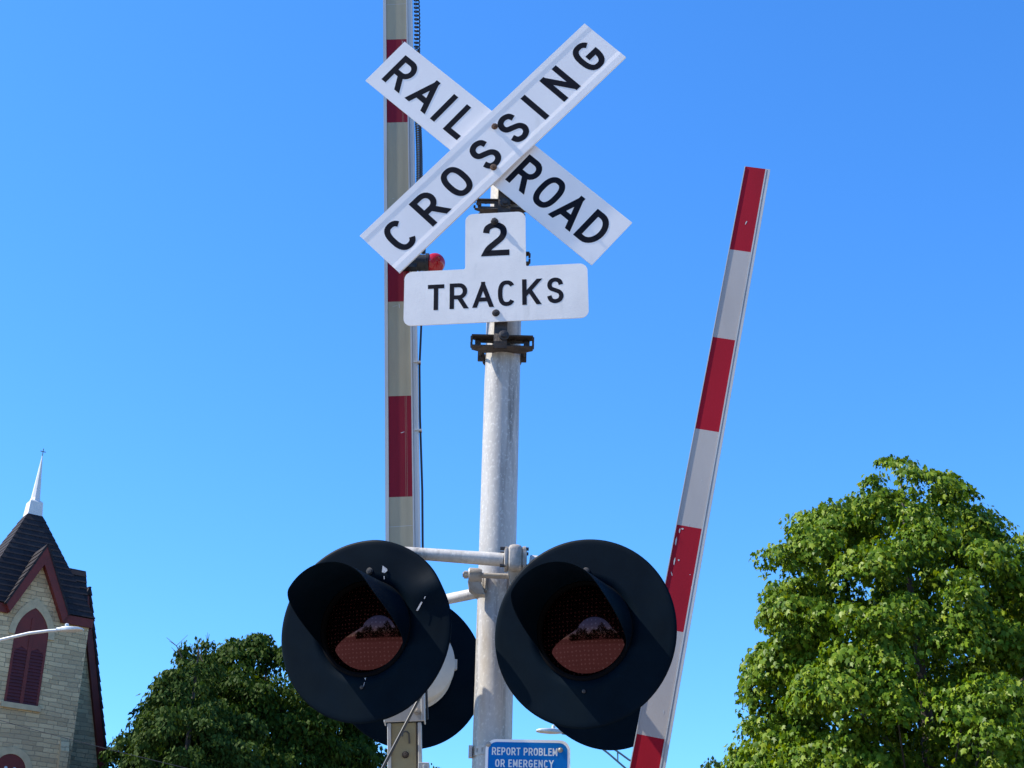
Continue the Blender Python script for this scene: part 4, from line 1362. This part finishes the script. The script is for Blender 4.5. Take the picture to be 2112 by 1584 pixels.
def build_leaves(name, pos, tip, nor, size, kind, m, parent):
    tv, tf = leaf_template(kind)
    N, K = len(pos), len(tv)
    tip = tip / np.linalg.norm(tip, axis=1, keepdims=True)
    side = np.cross(tip, nor)
    side /= np.linalg.norm(side, axis=1, keepdims=True) + 1e-9
    nn_ = np.cross(side, tip)
    P = pos[:, None, :] + size[:, None, None] * (tv[None, :, 0, None] * side[:, None, :] + tv[None, :, 1, None] * tip[:, None, :] + tv[None, :, 2, None] * nn_[:, None, :])
    P = P.reshape(-1, 3) - np.array(origin_of(parent))
    me = bpy.data.meshes.new(name)
    me.vertices.add(N * K)
    me.vertices.foreach_set('co', P.astype(np.float32).ravel())
    tot = np.tile(np.array([len(f_) for f_ in tf]), N)
    flatf = np.concatenate([np.array(f_) for f_ in tf])
    idx = (np.arange(N)[:, None] * K + flatf[None, :]).ravel()
    me.loops.add(len(idx))
    me.loops.foreach_set('vertex_index', idx.astype(np.int32))
    me.polygons.add(len(tot))
    me.polygons.foreach_set('loop_start', np.concatenate([[0], np.cumsum(tot)[:-1]]).astype(np.int32))
    me.polygons.foreach_set('loop_total', tot.astype(np.int32))
    me.update(calc_edges=True)
    me.materials.append(m)
    o = bpy.data.objects.new(name, me)
    C.objects.link(o)
    o.parent = parent
    return o

def tree(name, label, base, prof, n_spray, per, leaf, m, kind='maple', spray=(0.4, 0.75), lump=0.22, ztrunk=None, seed=1, inner=0.45, twigs=0, lean=(0, 0), group=None, top_bias=0.38, flatten=0.72):
    """prof: (z, radius) from the bottom of the crown up"""
    g = np.random.default_rng(seed)
    t = empty(name, label, 'tree', (base[0], base[1], 0), group)
    bx, by = base
    pz = np.array([p[0] for p in prof]); pr = np.array([p[1] for p in prof])
    zt = pz[-1]
    # leaf clumps: domes of drooping leaves spread through the crown, thinned underneath so dark hollows stay between them
    zg = np.linspace(pz[0], zt - 0.25, 400)
    wgt = np.interp(zg, pz, pr) + 0.35
    # golden-angle spread keeps neighbouring clumps apart
    k_ = np.arange(n_spray)
    cdf = np.cumsum(wgt) / wgt.sum()
    z = np.interp((g.permutation(n_spray) + 0.5) / n_spray, cdf, zg) + g.normal(0, 0.06, n_spray)
    th = k_ * 2.39996 + g.normal(0, 0.25, n_spray)
    ph = g.uniform(0, 2 * PI, 6)
    lum = 1 + lump * (np.sin(3 * th + ph[0] + 1.3 * z) * 0.5 + np.sin(5 * th + ph[1] - 1.9 * z) * 0.35 + np.sin(2 * th + ph[2] + 2.6 * z) * 0.35)
    fr_ = np.where(g.uniform(0, 1, n_spray) < 0.72, g.uniform(0.80, 1.0, n_spray), g.uniform(inner, 0.8, n_spray))
    rs = g.uniform(spray[0], spray[1], n_spray)
    rs = rs * np.clip(np.interp(z, pz, pr) / (0.55 * pr.max()), 0.5, 1.0)
    rad = np.maximum(0.0, np.interp(z, pz, pr) * lum - rs * 0.55) * fr_
    lx = lean[0] * (z - pz[0]) / (zt - pz[0]); ly = lean[1] * (z - pz[0]) / (zt - pz[0])
    cx, cy = bx + lx + rad * np.cos(th), by + ly + rad * np.sin(th)
    out = np.stack([np.cos(th), np.sin(th), np.zeros_like(th)], 1)
    cnt = np.maximum(12, (per * (rs / rs.mean()) ** 2)).astype(int)
    si = np.repeat(np.arange(n_spray), cnt)
    N = len(si)
    d = g.normal(0, 1, (N, 3))
    d /= np.linalg.norm(d, axis=1, keepdims=True)
    ovec = out[si]
    d = d + 0.45 * ovec + np.array([0, 0, top_bias])
    d /= np.linalg.norm(d, axis=1, keepdims=True)
    rr_ = rs[si]
    ph2 = g.uniform(0, 2 * PI, (n_spray, 3))[si]
    knob = 1 + 0.22 * np.sin(4 * d[:, 0] + ph2[:, 0]) + 0.22 * np.sin(5 * d[:, 1] + ph2[:, 1]) + 0.15 * np.sin(5 * d[:, 2] + ph2[:, 2])
    shell = (0.55 + 0.45 * g.uniform(0, 1, N) ** 0.5) * knob
    pos = np.stack([cx[si], cy[si], z[si]], 1) + d * np.array([1.0, 1.0, flatten]) * (rr_ * shell)[:, None]
    pos[:, 2] -= 0.22 * rr_ * (d * ovec).sum(1)
    tip = d * np.array([1, 1, 0.2]) * 0.50 + np.array([0, 0, -0.85]) + g.normal(0, 0.34, (N, 3))
    nor = d * 0.9 + np.array([0, 0, 0.35]) + g.normal(0, 0.46, (N, 3))
    size = leaf * g.uniform(0.5, 1.35, N)
    build_leaves('crown', pos, tip, nor, size, kind, m, t)
    # trunk and limbs
    b = MB()
    zt0 = pz[0]
    r0 = 0.035 * (zt - 0) ** 0.85
    top = V((bx + lean[0] * 0.9, by + lean[1] * 0.9, zt - 0.35))
    trunk = [V((bx + g.normal(0, 0.03), by + g.normal(0, 0.03), 0)), V((bx, by, zt0 * 0.7))]
    for f_ in (0.25, 0.5, 0.75, 1.0):
        trunk.append(V((bx, by, zt0)).lerp(top, f_) + V((g.normal(0, 0.08), g.normal(0, 0.08), 0)))
    b.tube(trunk, [r0, r0 * 0.8, r0 * 0.62, r0 * 0.4, r0 * 0.22, 0.02], 10)
    order = np.argsort(-rad)[: min(90, max(40, n_spray // 4))]
    for i in order:
        e = V((cx[i], cy[i], z[i]))
        f_ = max(0.02, (z[i] - zt0 - 0.9 * rad[i]) / (top.z - zt0))
        f_ = min(0.92, f_)
        s0 = V((bx, by, zt0 * 0.8)).lerp(top, f_)
        mid = s0.lerp(e, 0.5) + V((g.normal(0, 0.12), g.normal(0, 0.12), 0.10 + g.normal(0, 0.08)))
        ra = r0 * 0.28 * (1 - 0.7 * f_) * 0.6 + 0.012
        b.tube([s0, mid, e], [ra, ra * 0.6, 0.008], 6, cap=False)
    for k in range(twigs):
        a_ = g.uniform(0, 2 * PI)
        s0 = top + V((g.normal(0, 0.25), g.normal(0, 0.25), -g.uniform(0.2, 0.8)))
        e = s0 + V((g.normal(0, 0.38), g.normal(0, 0.25), g.uniform(0.35, 0.75)))
        mid = s0.lerp(e, 0.55) + V((g.normal(0, 0.08), g.normal(0, 0.08), 0))
        b.tube([s0, mid, e], [0.02, 0.014, 0.006], 5, cap=False)
        for _ in range(2):
            e2 = mid + V((g.normal(0, 0.22), g.normal(0, 0.2), g.uniform(0.1, 0.4)))
            b.tube([mid, e2], [0.010, 0.005], 4, cap=False)
    SHEETS.add('trunk')
    b.build('trunk', M['bark'], t, True)
    return t

tree('maple_tree', 'tall sunlit leafy maple tree at the right, standing free against the sky', (7.35, 27),
     [(2.6, 2.6), (4.0, 3.3), (5.6, 3.55), (6.9, 3.4), (7.7, 3.1), (8.9, 3.1), (9.8, 2.75), (10.6, 2.35), (11.3, 1.85), (11.9, 1.2), (12.35, 0.6)], 540, 300, 0.100, M['maple'], seed=5, lump=0.17, inner=0.2, spray=(0.28, 0.62), top_bias=0.55, flatten=0.66)
tree('shade_tree', 'dark tree behind the right side of the big maple at the picture edge', (12.9, 34),
     [(2.5, 2.5), (5, 3.4), (8, 3.3), (10, 2.8), (11.5, 1.8), (12.8, 0.5)], 130, 260, 0.17, M['dark_leaf'], seed=8, spray=(0.5, 0.9), group='trees in the distance')
tree('shade_tree', 'large dark green tree behind the left flasher disc, right of the church', (-8.0, 51),
     [(3.5, 3.2), (7, 4.6), (9.5, 4.7), (11.3, 4.2), (12.8, 3.6), (13.9, 2.9), (14.6, 1.9), (15.05, 0.9)], 520, 360, 0.165, M['dark_leaf'], kind='plain', spray=(0.5, 0.95), lump=0.10, inner=0.3, top_bias=0.5, flatten=0.6, seed=12, group='trees in the distance')
tree('shade_tree', 'paler tree with a sparse twiggy top beside the church tower', (-9.35, 46),
     [(3, 2.2), (7, 3.0), (9.0, 2.85), (10.2, 2.3), (11.2, 1.75), (12.2, 1.15), (13.0, 0.65), (13.75, 0.3)], 260, 330, 0.15, M['pale_leaf'], kind='plain', spray=(0.35, 0.72), seed=21, twigs=6, group='trees in the distance')
tree('shade_tree', 'small far treetop just showing beside the lower gate beam left of the pole', (-3.0, 62),
     [(4, 1.5), (9, 2.2), (11.6, 1.7), (12.8, 0.9), (13.2, 0.3)], 60, 140, 0.2, M['dark_leaf'], kind='plain', seed=33, group='trees in the distance')
tree('shade_tree', 'small far treetop at the lower edge between gate arm and big maple', (8.9, 62),
     [(5, 1.6), (10, 1.9), (12.4, 1.4), (13.4, 0.7), (13.7, 0.3)], 60, 140, 0.2, M['pale_leaf'], kind='plain', seed=35, group='trees in the distance')

# trees on the far side of the street behind the viewer (they show in the lenses)
g = np.random.default_rng(3)
N = 9000
px_ = g.uniform(-45, 45, N)
hh_ = 7 + 2.5 * np.sin(px_ * 0.35) + 1.5 * np.sin(px_ * 0.9 + 1)
pos = np.stack([px_, -34 + g.uniform(-2, 2, N), g.uniform(0, 1, N) ** 0.8 * hh_], 1)
par = bpy.data.objects.new('wood', None)
tl = build_leaves('wood', pos, g.normal(0, 1, (N, 3)), g.normal(0, 1, (N, 3)), g.uniform(0.7, 1.3, N), 'plain', M['dark_leaf'], None)
tl['kind'] = 'stuff'
bpy.data.objects.remove(par)
